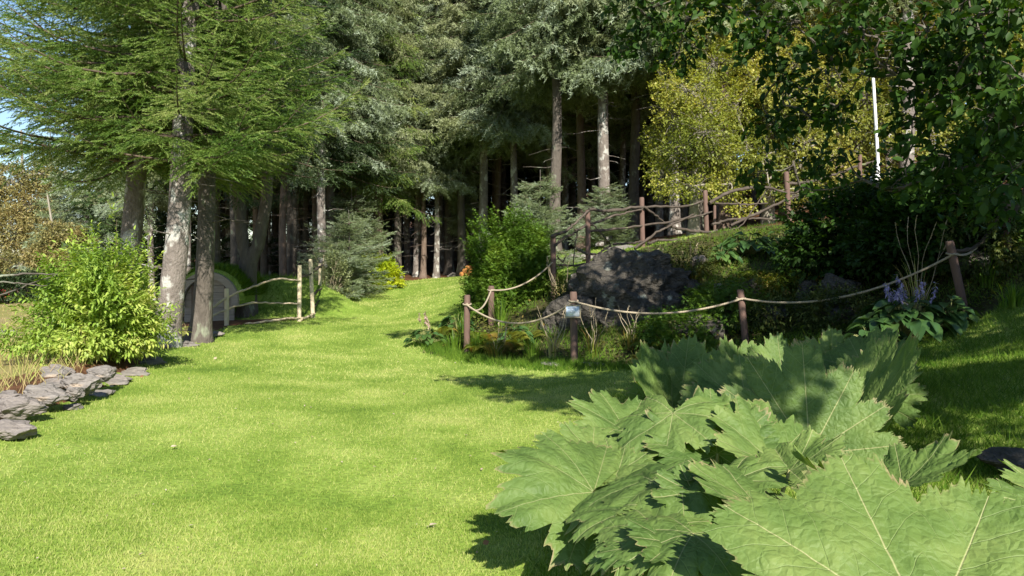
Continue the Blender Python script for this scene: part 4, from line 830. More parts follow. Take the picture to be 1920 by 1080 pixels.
for a_, b_, fa, fb, sg in ((0, 1, .0, .9, .16), (1, 2, .9, .86, .22), (2, 3, .84, .87, .30), (3, 4, .87, .86, .19), (4, 5, .86, .84, .26)):
    pa = tp(a_, fa) if a_ else at(1036, 492, 14.94); rope_mesh(rel(pa, RF), rel(tp(b_, fb), RF), sg).build('rope', M['rope'], RF)
rope_mesh(rel(tp(5, .84), RF), rel(at(1862, 415, 10.5), RF), .16).build('rope', M['rope'], RF)
# loops of rope round the posts
for i, f in ((2, .85), (3, .875), (4, .86), (5, .84), (1, .9)):
    c_ = posts[i][0] + (posts[i][1] - posts[i][0]) * f; a = np.linspace(0, 6.283, 25); mb = MB(); tube(mb, np.stack([c_[0] + .062 * np.cos(a), c_[1] + .062 * np.sin(a), c_[2] + .01 * np.sin(a)], -1) - np.array(RF.location), .012, 6, cap=False); mb.build('rope_loop', M['rope'], RF)
# sign on its post
SG = empty('sign', at(1073, 583, 11.3) + [0, -.075, 0], "small white paper notice in a twig frame hanging on the middle rope post", 'sign')
mb = MB(); box(mb, (0, 0, 0), (.215, .008, .165), bev=.002); mb.build('backing_board', M['rail_pale'], SG)
pm, nt, N, L_ = newmat("laminated_notice")
tc = N("ShaderNodeTexCoord"); n1 = N("ShaderNodeTexNoise"); n1.inputs['Scale'].default_value = 9; L_(tc.outputs['Object'], n1.inputs['Vector']); r_ = ramp(N, [(.62, .76, .92), (.86, .91, .96)], [.4, .6]); L_(n1.outputs[0], r_.inputs[0])  # blue-white mottling puts the sky's reflection into the sheet colour
p_ = N("ShaderNodeBsdfPrincipled"); p_.inputs['Roughness'].default_value = .15; L_(r_.outputs[0], p_.inputs['Base Color']); o_ = N("ShaderNodeOutputMaterial"); L_(p_.outputs[0], o_.inputs[0])
mb = MB(); box(mb, (0, -.007, 0), (.19, .004, .14)); sheet = mb.build('paper', pm, SG)
mb = MB()
for k in range(6): box(mb, (-.012 + .006 * (k % 2), -.0100, .045 - k * .013), (.11 - .02 * (k % 3), .001, .0035))
mb.build('faint_lines', M['grey'], sheet)
for (a_, b_) in (((-.11, -.01, .083), (.11, -.01, .083)), ((-.11, -.01, -.083), (.11, -.01, -.085)), ((-.105, -.012, -.09), (-.105, -.012, .09)), ((.105, -.012, -.09), (.105, -.012, .09))):
    mb = MB(); tube(mb, wob(a_, b_, 7, .002, 3), .008, 7); mb.build('frame_twig', M['rail_pale'], SG)
# branch fence on the upper bank
BF = empty('branch_fence', at(1205, 466, 16), "rustic fence of brown posts with crooked dark branches along the top of the bank", 'branch fence')
def br_(root, pts, r, mat='rail', seed=0, amp=.02, nm='rail'):
    P = np.array([at(*p) for p in pts]) - np.array(root.location); t = np.linspace(0, 1, len(P)); tt = np.linspace(0, 1, 26)
    Q_ = np.stack([np.interp(tt, t, P[:, i]) for i in range(3)], -1); K = np.array([.25, .5, .25])
    for _ in range(3):
        for i in range(3): Q_[1:-1, i] = np.convolve(Q_[:, i], K, 'same')[1:-1]
    g = np.random.default_rng(seed + 77)
    Q_[1:-1] += np.cumsum(g.normal(size=(24, 3)), 0) * 0 + g.normal(size=(24, 3)) * amp * .35
    r *= .8; mb = MB(); tube(mb, Q_, r * (1.1 - .35 * tt) * (1 + .1 * np.sin(tt * 31 + seed)), 8, jit=.12, seed=seed); return mb.build(nm, M[mat], root)
for i, (bx, by, tx, ty, Y, r) in enumerate([(1103, 506, 1102, 394, 15.3, .05), (1205, 466, 1203, 370, 16.2, .052), (1325, 440, 1322, 357, 17.2, .055), (1480, 417, 1474, 322, 17.8, .06), (1612, 395, 1612, 290, 18.2, .05), (1340, 425, 1340, 385, 18.2, .035)]):
    b = rel(at(bx, by, Y), BF); b[2] = min(b[2], zg(*at(bx, by, Y)[:2]) - BF.location[2]); post_mesh(b, rel(at(tx, ty, Y), BF), r, 30 + i).build('post', M['post'], BF)
for i, (pts, r) in enumerate([
   ([(1033, 444, 14.9), (1065, 432, 15), (1082, 415, 15.1), (1104, 395, 15.25)], .034), ([(1104, 393, 15.25), (1140, 397, 15.6), (1180, 390, 15.9), (1205, 388, 16.1), (1245, 387, 16.4), (1285, 389, 16.7), (1318, 377, 17.1)], .036),
   ([(1330, 381, 17.1), (1360, 362, 17.3), (1400, 352, 17.5), (1440, 350, 17.6), (1480, 365, 17.8), (1520, 352, 18)], .045), ([(1078, 432, 15.1), (1150, 405, 15.7), (1205, 392, 16.1)], .03),
   ([(1100, 434, 15.3), (1180, 427, 16), (1250, 417, 16.5), (1300, 407, 16.9), (1335, 397, 17.2)], .03), ([(1040, 462, 14.95), (1055, 447, 15.0), (1080, 436, 15.2)], .03), ([(1208, 388, 16.1), (1230, 404, 16.3), (1252, 422, 16.6)], .028),
   ([(1190, 466, 16), (1230, 436, 16.3), (1260, 421, 16.5), (1300, 402, 16.9)], .03), ([(1252, 424, 16.5), (1290, 432, 16.8), (1330, 436, 17.1), (1345, 432, 17.2)], .036), ([(1215, 457, 16.1), (1235, 450, 16.3), (1280, 450, 16.6), (1325, 441, 17.1)], .035),
   ([(1335, 421, 17.2), (1370, 411, 17.4), (1420, 409, 17.6), (1478, 414, 17.8)], .034), ([(1340, 381, 17.2), (1400, 384, 17.5), (1440, 381, 17.6)], .026), ([(1370, 423, 17.4), (1430, 395, 17.6), (1480, 372, 17.8), (1530, 359, 18)], .036), ([(1480, 405, 17.8), (1530, 380, 18), (1560, 366, 18.1), (1615, 350, 18.2)], .034),
   ([(1475, 345, 17.8), (1530, 340, 18), (1570, 325, 18.1), (1612, 310, 18.2), (1650, 300, 18.4)], .038), ([(1047, 497, 15.1), (1075, 498, 15.2), (1102, 494, 15.3)], .026), ([(1080, 465, 15.2), (1095, 475, 15.2), (1120, 478, 15.4), (1145, 460, 15.7)], .032), ([(1100, 410, 15.3), (1125, 435, 15.4), (1145, 458, 15.6)], .018),
   ([(1083, 430, 15.2), (1078, 460, 15.2), (1075, 500, 15.2)], .018), ([(1150, 458, 15.7), (1185, 456, 16), (1205, 452, 16.1)], .028), ([(1045, 480, 15), (1055, 492, 15), (1062, 478, 15.1)], .016), ([(1345, 440, 17.2), (1390, 425, 17.4), (1445, 345, 17.7)], .02)]):
    br_(BF, pts, r, 'rail', i)
# high branch at the right post
HB = empty('branch_rail', at(1870, 420, 10.45), "crooked lichened branch dropping from the high post towards the leaning post", 'branch')
br_(HB, [(1792, 470, 10.15), (1820, 470, 10.2), (1842, 452, 10.3), (1858, 432, 10.4), (1875, 405, 10.45), (1885, 388, 10.5)], .032, 'rail', 3)
br_(HB, [(1878, 425, 10.5), (1905, 395, 10.4), (1925, 350, 10.3), (1945, 320, 10.2)], .036, 'rail', 4)
# pole fence by the hut
PF = empty('pole_fence', at(562, 597, 16.6), "low fence of pale peeled poles and crooked rails beside the small hut", 'pole fence')
for i, (bx, by, tx, ty, Y, r) in enumerate([(561, 597, 562, 497, 16.7, .043), (587, 590, 582, 486, 17.8, .045), (600, 562, 600, 494, 19.5, .045), (425, 612, 425, 541, 15.6, .045)]):
    b = rel(at(bx, by, Y), PF); b[2] = min(b[2], zg(*at(bx, by, Y)[:2]) - PF.location[2]); post_mesh(b, rel(at(tx, ty, Y), PF), r, 60 + i).build('pole', M['pole'], PF)
for i, (pts, r, mt) in enumerate([([(388, 586, 15.2), (415, 562, 15.5), (450, 546, 15.8), (490, 532, 16.1), (520, 521, 16.4), (562, 526, 16.65)], .03, 'rail_pale'), ([(380, 612, 15.2), (405, 587, 15.4), (440, 575, 15.7), (480, 567, 16.1), (510, 568, 16.4), (562, 570, 16.65)], .027, 'rail_pale'),
   ([(448, 610, 15.9), (500, 602, 16.2), (540, 597, 16.5), (563, 596, 16.65)], .03, 'rail_pale'), ([(583, 512, 17.8), (596, 503, 18.5), (606, 497, 19.5)], .04, 'rail'), ([(588, 553, 17.8), (596, 545, 18.6), (604, 540, 19.5)], .03, 'rail'), ([(564, 520, 16.7), (574, 518, 17.2), (584, 513, 17.8)], .024, 'rail'),
   ([(565, 598, 16.7), (580, 594, 17.3), (590, 588, 17.8)], .035, 'rail_pale'), ([(588, 578, 17.8), (600, 560, 19), (612, 535, 20)], .022, 'rail'), ([(604, 540, 19.5), (620, 545, 20.5), (622, 570, 21)], .018, 'rail')]):
    br_(PF, pts, r, mt, 40 + i)
# ------------------------------------------------------------ the little turf hut
HX, HYY = XY(393, 17.2), 17.2; HZ = zg(HX, HYY) - .02
H = empty('turf_hut', (HX, HYY, HZ), "small plank-fronted arched hut dug into the grassy mound behind the trunks", 'hut')
wd, ht = 1.06, .95
def arch(a, w_, h_): return (w_ / 2 * math.cos(a), h_ * .42 + h_ * .58 * math.sin(a))
mb = MB()
for k in range(6):   # wall of horizontal planks clipped to the arch
    z0_, z1_ = k * ht / 6 + .004, (k + 1) * ht / 6 - .004
    def hw(z): return wd / 2 * (1 if z < ht * .42 else math.sqrt(max(0, 1 - ((z - ht * .42) / (ht * .58)) ** 2)))
    a0, a1 = hw(z0_), hw(z1_) if k < 5 else .12
    y0_, y1_ = (-.03 + .006 * (k % 2)), .02
    Vv = np.array([(-a0, y0_, z0_), (a0, y0_, z0_), (a1, y0_, z1_), (-a1, y0_, z1_), (-a0, y1_, z0_), (a0, y1_, z0_), (a1, y1_, z1_), (-a1, y1_, z1_)])
    mb.add(Vv, [[0, 1, 2, 3], [5, 4, 7, 6], [1, 5, 6, 2], [4, 0, 3, 7], [3, 2, 6, 7], [4, 5, 1, 0]], .5)
mb.build('plank_wall', M['plank'], H, smooth=False)
mb = MB(); n = 28; ang = np.linspace(-.12, math.pi + .12, n)
for nm, (wi, wo, ya, yb) in (('bargeboard', (0, .13, -.16, -.05)),):
    inner = np.array([(arch(a, wd + 2 * wi, ht + wi)) for a in ang]); outer = np.array([(arch(a, wd + 2 * wo, ht + wo)) for a in ang])
    Vv = []
    for (pi_, po_) in zip(inner, outer): Vv += [(pi_[0], ya, pi_[1]), (po_[0], ya, po_[1]), (po_[0], yb, po_[1]), (pi_[0], yb, pi_[1])]
    f = []
    for i in range(n - 1):
        for j in range(4): f.append([4 * i + j, 4 * i + (j + 1) % 4, 4 * i + 4 + (j + 1) % 4, 4 * i + 4 + j])
    f += [[0, 3, 2, 1], [4 * n - 4, 4 * n - 3, 4 * n - 2, 4 * n - 1]]; mb.add(np.array(Vv), f)
mb.build('bargeboard', M['plank'], H, smooth=False)
mb = MB()   # earth-covered barrel behind
for i in range(n): pass
rows = 9; yy = np.linspace(-.04, 1.9, rows); Vv = np.array([(arch(a, wd + .42, ht + .20)[0] * (1 - .0 * y), y, arch(a, wd + .42, ht + .20)[1] * (1 - .06 * max(0, y - .6))) for y in yy for a in ang])
f = [[r_ * n + i, r_ * n + i + 1, (r_ + 1) * n + i + 1, (r_ + 1) * n + i] for r_ in range(rows - 1) for i in range(n - 1)]
Vi = np.array([(arch(a, wd + .05, ht + .03)[0], -.04, arch(a, wd + .05, ht + .03)[1]) for a in ang]); base_ = len(Vv)
f += [[i, base_ + i, base_ + i + 1, i + 1] for i in range(n - 1)]
mb.add(np.vstack([Vv, Vi]), f)
tr_ = mb.build('turf_roof', M['g_lawn'], H)
mb = MB(); nb = 9000; ya = rng.random(nb) * 1.8; aa = .1 + rng.random(nb) * (math.pi - .2); P_ = np.array([(arch(a, wd + .42, ht + .2)[0], y, arch(a, wd + .42, ht + .2)[1] * (1 - .06 * max(0, y - .6))) for a, y in zip(aa, ya)])
inst(mb, T1, F1, P_, np.stack([np.cos(aa) * .8, rng.normal(size=nb) * .4 - .3, np.sin(aa) + .2], -1), .06 + rng.random(nb) * .12, .014, roll=rng.random(nb) * 6)
mb.build('turf_grass', M['bladesdark'], tr_)
mb = MB(); box(mb, (-.33, -.06, .40), (.07, .035, .80), bev=.006); mb.build('door_post', M['bark_red'], H)
mb = MB(); box(mb, (.36, -.055, .39), (.06, .03, .78), bev=.006); mb.build('door_post', M['bark_red'], H)
# ------------------------------------------------------------ white pole, shed, odds and ends
WP = empty('white_pole', (*at(1645, 345, 13.5)[:2], zg(*at(1645, 345, 13.5)[:2])), "tall thin white pole with a small lamp head showing between the dark leaves", 'lamp post')
pp = np.array([at(1647, 420, 13.5), at(1646, 300, 13.5), at(1641, 210, 13.5), at(1637, 145, 13.5)]) - np.array(WP.location); mb = MB(); tube(mb, pp, [.034, .028, .026, .026], 10); mb.build('pole', M['white'], WP)
hb = at(1636, 138, 13.5) - np.array(WP.location); mb = MB(); tube(mb, [hb + [.02, 0, -.03], hb + [-.05, -.04, .04], hb + [-.16, -.08, .03]], [.035, .05, .03], 10); mb.build('lamp_head', M['white'], WP)
mb = MB(); tube(mb, [hb + [0, 0, -.05], hb + [0, 0, .02]], [.05, .04], 10); mb.build('collar', M['white'], WP)
bb = at(1641, 335, 13.4) - np.array(WP.location); mb = MB(); box(mb, bb, (.17, .12, .15), rz=.4, bev=.03); mb.build('junction_box', M['white'], WP)
SH = empty('red_shed', at(8, 582, 46) , "small red wooden shed with a white-framed window at the far left edge", 'shed')
mb = MB(); box(mb, (0, 0, .2), (1.7, 2, 1.25), bev=.02); mb.build('wall', M['red'], SH, smooth=False)
mb = MB(); mb.add(np.array([(-1.05, -1.2, .76), (1.05, -1.2, .76), (0, -1.2, 1.25), (-1.05, 1.2, .76), (1.05, 1.2, .76), (0, 1.2, 1.25), (-1.05, -1.2, .83), (1.05, -1.2, .83), (0, -1.2, 1.33)]), [[0, 1, 4, 3], [1, 2, 5, 4], [2, 0, 3, 5]]); mb.add(np.array([(-1.05, -1.2, .76), (1.05, -1.2, .76), (0, -1.2, 1.25), (-1.05, 1.2, .76), (1.05, 1.2, .76), (0, 1.2, 1.25)]), [[0, 2, 1], [3, 4, 5]]); mb.build('roof', M['red'], SH, smooth=False)
mb = MB(); box(mb, (.1, -1.02, .28), (.5, .06, .5)); wf = mb.build('window', M['white'], SH, smooth=False); mb = MB(); box(mb, (.1, -1.06, .28), (.38, .02, .38)); mb.build('pane', M['dark'], wf, smooth=False)
mb = MB(); box(mb, (.62, -1.02, .1), (.35, .05, .9)); mb.build('door', M['dark'], SH, smooth=False)
LB = empty('cut_logs', (*at(882, 514, 31)[:2], zg(*at(882, 514, 31)[:2])), "small stack of freshly cut orange wood at the far lawn edge", 'wood stack')
for k, (dx, dz) in enumerate(((-.22, .07), (0, .07), (.22, .07), (-.11, .2), (.11, .2), (0, .32))):
    mb = MB(); tube(mb, [(dx - .1, -.35, dz), (dx + .08, .35, dz)], .085, 10); mb.build('log', M['orange'], LB)
tb = MB()   # bare dark branches reaching in from the left
TB = empty('bare_tree', (-7.2, 9.0, zg(-7.2, 9.0)), "leafless dark branches reaching in from the left edge over the meadow", 'tree')
o3 = np.array(TB.location); mb = MB(); tube(mb, [(0, 0, -.2), (.05, 0, .9), (0, .05, 1.8), (.1, 0, 3.0)], [.09, .075, .06, .03], 9, jit=.1); mb.build('trunk', M['bark_dark'], TB)
for pts, r in (([(-6.95, 9, 1.2), *[at(px, py, 9.2) for px, py in ((0, 517), (50, 514), (105, 514))]], .013), ([(-7.0, 9, 1.0), *[at(px, py, 9.2) for px, py in ((0, 527), (40, 533), (90, 536))]], .009), ([(-7, 9, .8), *[at(px, py, 9.3) for px, py in ((5, 552), (60, 532), (110, 514))]], .008)):
    mb = MB(); P_ = np.array([np.array(p) for p in pts]) - o3; P_[0, 0] = 0; t = np.linspace(0, 1, 14); mb2 = np.stack([np.interp(t, np.linspace(0, 1, len(P_)), P_[:, i]) for i in range(3)], -1); tube(mb, mb2 + np.random.default_rng(3).normal(size=mb2.shape) * .006, np.linspace(r * 1.6, r * .5, 14), 6); mb.build('branch', M['bark_dark'], TB)
for i, (px, py, s_, mt, lab) in enumerate([(805, 995, .035, 'leaf_litter', "pale curled fallen leaf on the lawn near the bottom"), (320, 845, .03, 'leaf_litter', "small pale leaf on the left half of the lawn"), (205, 730, .03, 'leaf_litter', "whitish leaf near the edging stones"), (905, 1030, .03, 'leaf_brown', "reddish brown leaf near the gunnera"), (290, 675, .03, 'leaf_litter', "pale leaf near the bush foot"), (400, 676, .035, 'leaf_litter', "pale leaf on the lawn by the trunks"), (262, 711, .03, 'leaf_brown', "brown leaf between bush and lawn middle"), (1120, 1065, .03, 'leaf_brown', "brownish leaf at the bottom beside the gunnera")]):
    Y = 1.5 * F / max(1, py - HY)
    for _ in range(6):
        x = XY(px, Y); Y = (CAMZ - zg(x, Y)) * F / (py - HY)
    x = XY(px, Y); mb = MB(); inst(mb, LEAF_N[0], LEAF_N[1], np.zeros((1, 3)), np.array([[.6, .5, .1]]), s_ * 1.6, roll=np.array([.3 * i]), rnd=np.array([.5])); mb2 = LEAF_N[0]
    o = mb.build('fallen_leaf', M[mt], loc=(x, Y, zg(x, Y) + .03)); tag(o, lab, 'leaf')

# ------------------------------------------------------------ gunnera
def gunnera_mat(vw=1.0, vc=.85):
    m, nt, N, L = newmat("gunnera_blade")
    def A(n): a = N("ShaderNodeAttribute"); a.attribute_name = n; return a
    def mth(op, a, b=None, c=None, clamp=False):
        k = N("ShaderNodeMath"); k.operation = op; k.use_clamp = clamp
        for i, v in enumerate((a, b, c)):
            if v is None: continue
            if isinstance(v, (int, float)): k.inputs[i].default_value = v
            else: L(v, k.inputs[i])
        return k.outputs[0]
    au, av, er, fl = A('au').outputs['Fac'], A('av').outputs['Fac'], A('rnd').outputs['Fac'], A('flat').outputs['Vector']
    tone = N("ShaderNodeObjectInfo").outputs['Random']
    nz = N("ShaderNodeTexNoise"); nz.inputs['Scale'].default_value = 7; L(fl, nz.inputs['Vector'])
    warp = mth('MULTIPLY_ADD', nz.outputs[0], .05, -.025)
    w1 = mth('MULTIPLY_ADD', au, -.0060 * vw, .0062 * vw)
    main = mth('SUBTRACT', 1, mth('DIVIDE', av, w1), clamp=True)
    s = mth('ADD', mth('SUBTRACT', au, mth('MULTIPLY', av, .95)), warp)
    fr = mth('ABSOLUTE', mth('SUBTRACT', mth('FRACT', mth('DIVIDE', s, .115)), .5))       # 0 on the side veins
    sec = mth('SUBTRACT', 1, mth('DIVIDE', fr, .03), clamp=True)
    vo = N("ShaderNodeTexVoronoi"); vo.feature = 'DISTANCE_TO_EDGE'; vo.inputs['Scale'].default_value = 26
    nz3 = N("ShaderNodeTexNoise"); nz3.inputs['Scale'].default_value = 14; nz3.inputs['Detail'].default_value = 3; L(fl, nz3.inputs['Vector'])
    va = N("ShaderNodeVectorMath"); va.operation = 'MULTIPLY_ADD'; va.inputs[1].default_value = (.05, .05, .05); L(nz3.outputs['Color'], va.inputs[0]); L(fl, va.inputs[2]); L(va.outputs[0], vo.inputs['Vector'])
    ter = mth('SUBTRACT', 1, mth('DIVIDE', vo.outputs['Distance'], .07), clamp=True)
    vo2 = N("ShaderNodeTexVoronoi"); vo2.feature = 'SMOOTH_F1'; vo2.inputs['Scale'].default_value = 75; L(va.outputs[0], vo2.inputs['Vector'])
    n2 = N("ShaderNodeTexNoise"); n2.inputs['Scale'].default_value = 4.5; n2.inputs['Detail'].default_value = 6; L(fl, n2.inputs['Vector'])
    r = ramp(N, [(.068, .122, .026), (.112, .175, .040), (.17, .23, .062)], [.3, .52, .75])
    L(mth('ADD', n2.outputs[0], mth('MULTIPLY_ADD', tone, .2, -.1)), r.inputs[0])
    def mix(f, c1, c2):
        k = N("ShaderNodeMix"); k.data_type = 'RGBA'; L(f, k.inputs[0]); L(c1, k.inputs[6])
        if isinstance(c2, tuple): k.inputs[7].default_value = (*c2, 1)
        else: L(c2, k.inputs[7])
        return k.outputs[2]
    c = mix(mth('MULTIPLY', ter, .30), r.outputs[0], (.15, .23, .07))
    c = mix(mth('MULTIPLY', sec, .75), c, (.21, .28, .09)); c = mix(mth('MULTIPLY', main, vc), c, (.44, .43, .21))
    # scorched brown margin and a few tatters
    n4 = N("ShaderNodeTexNoise"); n4.inputs['Scale'].default_value = 6; n4.inputs['Detail'].default_value = 5; L(fl, n4.inputs['Vector'])
    ed = mth('MULTIPLY', mth('SUBTRACT', mth('ADD', er, mth('MULTIPLY', n4.outputs[0], .22)), 1.09), 14, clamp=True)
    c = mix(ed, c, (.34, .24, .14))
    h = mth('SUBTRACT', mth('SUBTRACT', mth('MULTIPLY', vo.outputs['Distance'], 1.6), mth('MULTIPLY', sec, .35)), mth('MULTIPLY', main, .4))
    h = mth('ADD', h, mth('MULTIPLY', vo2.outputs['Distance'], -.35))
    b = N("ShaderNodeBump"); b.inputs['Strength'].default_value = .6; b.inputs['Distance'].default_value = .011; L(h, b.inputs['Height'])
    p = N("ShaderNodeBsdfPrincipled"); p.inputs['Roughness'].default_value = .58; p.inputs['Specular IOR Level'].default_value = .28; L(c, p.inputs['Base Color']); L(b.outputs[0], p.inputs['Normal'])
    t = N("ShaderNodeBsdfTranslucent"); hs = N("ShaderNodeHueSaturation"); hs.inputs['Value'].default_value = 1.5; hs.inputs['Saturation'].default_value = 1.3; L(c, hs.inputs['Color']); L(hs.outputs[0], t.inputs['Color'])
    ms = N("ShaderNodeMixShader"); ms.inputs[0].default_value = .2; L(p.outputs[0], ms.inputs[1]); L(t.outputs[0], ms.inputs[2]); o = N("ShaderNodeOutputMaterial"); L(ms.outputs[0], o.inputs[0])
    return m
M['gunnera'] = gunnera_mat(); M['gunnera_small'] = gunnera_mat(.62, .62)
M['gstalk'] = solid("gunnera_stalk", [(.16, .19, .06), (.30, .30, .12), (.40, .34, .18)], 9, .7, .8, 60, dist=.01)
def gleaf(parent, c, tip, base, seed, roll=0.0, spread=1.0, cup=.18, droop=0.0, sidef=.72, ruff=1.0, label=None, nl=7):
    g = np.random.default_rng(seed); c = np.array(c); tip = np.array(tip); Rl = np.linalg.norm(tip - c)
    X, Yv, Z = frames((tip - c)[None], np.array([roll])); X, Yv, Z = X[0], Yv[0], Z[0]
    k = nl // 2; va = np.array([i * (2.35 * spread / k) for i in range(-k, k + 1)]) + g.normal(size=nl) * .04; va[k] = 0
    Lk = np.array([1 - (1 - sidef) * (abs(i) / k) ** 1.1 for i in range(-k, k + 1)]) * (1 + g.normal(size=nl) * .06); Lk[k] = 1
    bnd = np.concatenate([[va[0] - .30], (va[1:] + va[:-1]) / 2, [va[-1] + .30]])
    per = 27 if Rl < .6 else 48; th = []; lob = []
    for i in range(nl):
        a = np.concatenate([np.linspace(bnd[i], va[i], per + 1)[:-1], np.linspace(va[i], bnd[i + 1], per + 1)])
        if i < nl - 1: a = a[:-1]
        th.append(a); lob.append(np.full(len(a), i))
    th = np.concatenate(th); lob = np.concatenate(lob); nt_ = len(th)
    dth = th - va[lob]; half = np.where(dth < 0, va[lob] - bnd[lob], bnd[lob + 1] - va[lob]); q = np.abs(dth) / half
    deep = np.array([.20, .18, .16])[np.minimum(np.abs(np.minimum(lob + (dth > 0), lob + 1) - k), 2)] + g.random(nl + 1)[np.where(dth > 0, lob + 1, lob)] * .12
    ctrn = Lk[lob]; nb = np.clip(np.where(dth > 0, lob + 1, lob - 1), 0, nl - 1); lowr = (np.minimum(Lk[lob], Lk[nb])) * (1 - deep)
    sh = (1 - q ** 2.2) ** .75; Rb = lowr + (ctrn - lowr) * sh
    tooth = np.abs(((q * 2.6 + g.random(nl)[lob]) % 1) - .5) * 2.4; saw = (np.arange(nt_) % 5) / 4.0; Rs = Rb.copy(); Rb = Rb * (1 + (.06 if Rl > .61 else .11) * (tooth - .6) * np.clip(q * 5, .1, 1) * np.clip((1.05 - q) * 8, .3, 1) + .045 * (saw - .5))
    n_f = np.array([mnoise.noise(Vector((math.cos(t_) * 9, math.sin(t_) * 9, seed))) for t_ in th]); Rb *= 1 + .05 * n_f + .02 * (g.random(nt_) - .5)
    Rb *= Rl; Rs *= Rl
    nr = 26 if Rl < .6 else 44; rr = np.linspace(.0, 1, nr) ** .9; rr[0] = .012
    r = (Rs[None] + (Rb - Rs)[None] * rr[:, None] ** 7) * rr[:, None]; T = np.broadcast_to(th[None], r.shape); x = r * np.cos(T); y = r * np.sin(T)
    u = r * np.cos(dth)[None]; v = np.abs(r * np.sin(dth)[None]); rel_ = r / Rl
    z = cup * Rl * rel_ ** 1.5 - droop * Rl * rel_ ** 2.2
    puff = (1 - np.cos(np.clip(v / (.16 * Rl + .0), 0, 1) * np.pi)) * .5; z += .042 * Rl * puff * np.clip(rel_ * 2, 0, 1) * (1 - rr[:, None] ** 2.5)          # blade rises between the ribs
    z -= (.10 * Rl * (1 - sh[None]) * 0) 
    ph = g.random(4) * 6.28; z += ruff * (.5 if Rl > .61 else .85) * Rl * rel_ ** 3 * (.055 * np.sin(T * 7 + ph[0]) + (0 if Rl > .61 else 1) * (.04 * np.sin(T * 15 + ph[1]) + .018 * np.sin(T * 31 + ph[2])))
    z += .05 * Rl * np.sin(x / Rl * 3 + ph[3]) * np.sin(y / Rl * 3.4 + ph[2]) 
    z -= droop * .9 * np.maximum(0, rel_ - .72) ** 1.3 * Rl
    nn = np.array([mnoise.noise(Vector((a * 22, b * 22, seed))) for a, b in zip(x.ravel(), y.ravel())]).reshape(x.shape); z += .0045 * nn * (.4 + Rl)
    Vv = np.stack([x, y, z], -1).reshape(-1, 3)
    i, j = np.meshgrid(np.arange(nr - 1), np.arange(nt_ - 1), indexing='ij'); q0 = (i * nt_ + j).ravel(); f = np.stack([q0, q0 + nt_, q0 + nt_ + 1, q0 + 1], -1)
    mb = MB(); mb.add(Vv, f, np.broadcast_to(rr[:, None], r.shape).ravel()); me = mb.mesh('gunnera_leaf', M['gunnera' if Rl > .61 else 'gunnera_small'])
    for nm, arr in (('au', u), ('av', v)): a_ = me.attributes.new(nm, 'FLOAT', 'POINT'); a_.data.foreach_set('value', arr.ravel().astype(np.float32))
    a_ = me.attributes.new('flat', 'FLOAT_VECTOR', 'POINT'); a_.data.foreach_set('vector', (np.stack([x, y, x * 0 + seed * 1.7], -1)).reshape(-1, 3).astype(np.float32).ravel())
    o = bpy.data.objects.new('leaf', me); COL.objects.link(o); o.parent = parent
    po = np.array(parent.location); from mathutils import Matrix
    Mx = Matrix(((X[0], Yv[0], Z[0], c[0] - po[0]), (X[1], Yv[1], Z[1], c[1] - po[1]), (X[2], Yv[2], Z[2], c[2] - po[2]), (0, 0, 0, 1))); o.matrix_basis = Mx
    b = np.array([base[0], base[1], zg(base[0], base[1]) - .04]); mid = (b + c) / 2 + np.array([0, .02, .0]) - X * .06 * Rl
    tt = np.linspace(0, 1, 12)[:, None]; P_ = (1 - tt) ** 2 * b + 2 * tt * (1 - tt) * (mid - Z * .10) + tt ** 2 * (c - Z * .004)
    Pl = (P_ - c) @ np.stack([X, Yv, Z], 1); mb = MB(); tube(mb, Pl, np.linspace(.026, .011, 12) * (.6 + .5 * Rl), 8, jit=.08); mb.build('stalk', M['gstalk'], o)
    if label: o['label'] = label
    return o
def gplant(x, y, label): return empty('gunnera_plant', (x, y, zg(x, y)), label, 'gunnera')
GA = gplant(.95, 3.75, "huge-leaved gunnera in full sun spreading over the bottom of the lawn, nearest the viewer")
GBp = gplant(1.75, 6.6, "gunnera clump in dappled shade behind the sunlit one, in front of the rope fence")
GCp = gplant(2.15, 2.7, "gunnera leaves at the lower right corner")
def gl(pl, c, t, base=None, seed=0, **k):
    base = base or (pl.location.x + .25 * (at(*c)[0] - pl.location.x), pl.location.y + .25 * (c[2] - pl.location.y)); return gleaf(pl, at(*c), at(*t), base, seed, **k)
gl(GA, (1745, 1195, 2.12), (1575, 880, 2.72), (1.3, 2.9), 1, sidef=.84, cup=.06, roll=-.12, spread=.9, label="enormous puckered leaf filling the lower right")
gl(GA, (1600, 935, 3.1), (1480, 850, 3.2), (1.3, 3.6), 2, cup=.1, roll=.3)
gl(GA, (1690, 910, 3.4), (1790, 845, 3.5), (1.4, 3.6), 3, cup=.2, roll=-.2, sidef=.6)
gl(GA, (1275, 882, 3.6), (1120, 925, 3.25), None, 4, cup=.02, droop=.35, roll=.1, sidef=.9, spread=.95)
gl(GA, (1262, 775, 4.4), (1240, 852, 4.1), None, 5, cup=.0, droop=.2, sidef=.85, roll=.1)
gl(GA, (1112, 925, 3.85), (940, 945, 3.6), None, 6, cup=.05, droop=.15, sidef=.85, roll=-.55)
gl(GA, (1110, 855, 4.5), (1015, 825, 4.5), (.6, 4.3), 7, cup=.1, roll=-.5)
gl(GA, (1175, 805, 4.9), (1065, 765, 5.0), (.8, 4.6), 8, cup=.1, roll=-.3)
gl(GA, (1345, 850, 4.2), (1330, 752, 4.6), None, 9, cup=.15)
gl(GA, (1455, 860, 4.1), (1395, 765, 4.5), None, 10, cup=.15, roll=.2)
gl(GA, (1195, 955, 3.3), (1135, 1030, 3.0), (.7, 3.5), 11, cup=.0, droop=.3)
gl(GA, (1230, 990, 3.05), (1175, 1080, 2.8), (.75, 3.3), 12, cup=.0, droop=.25)
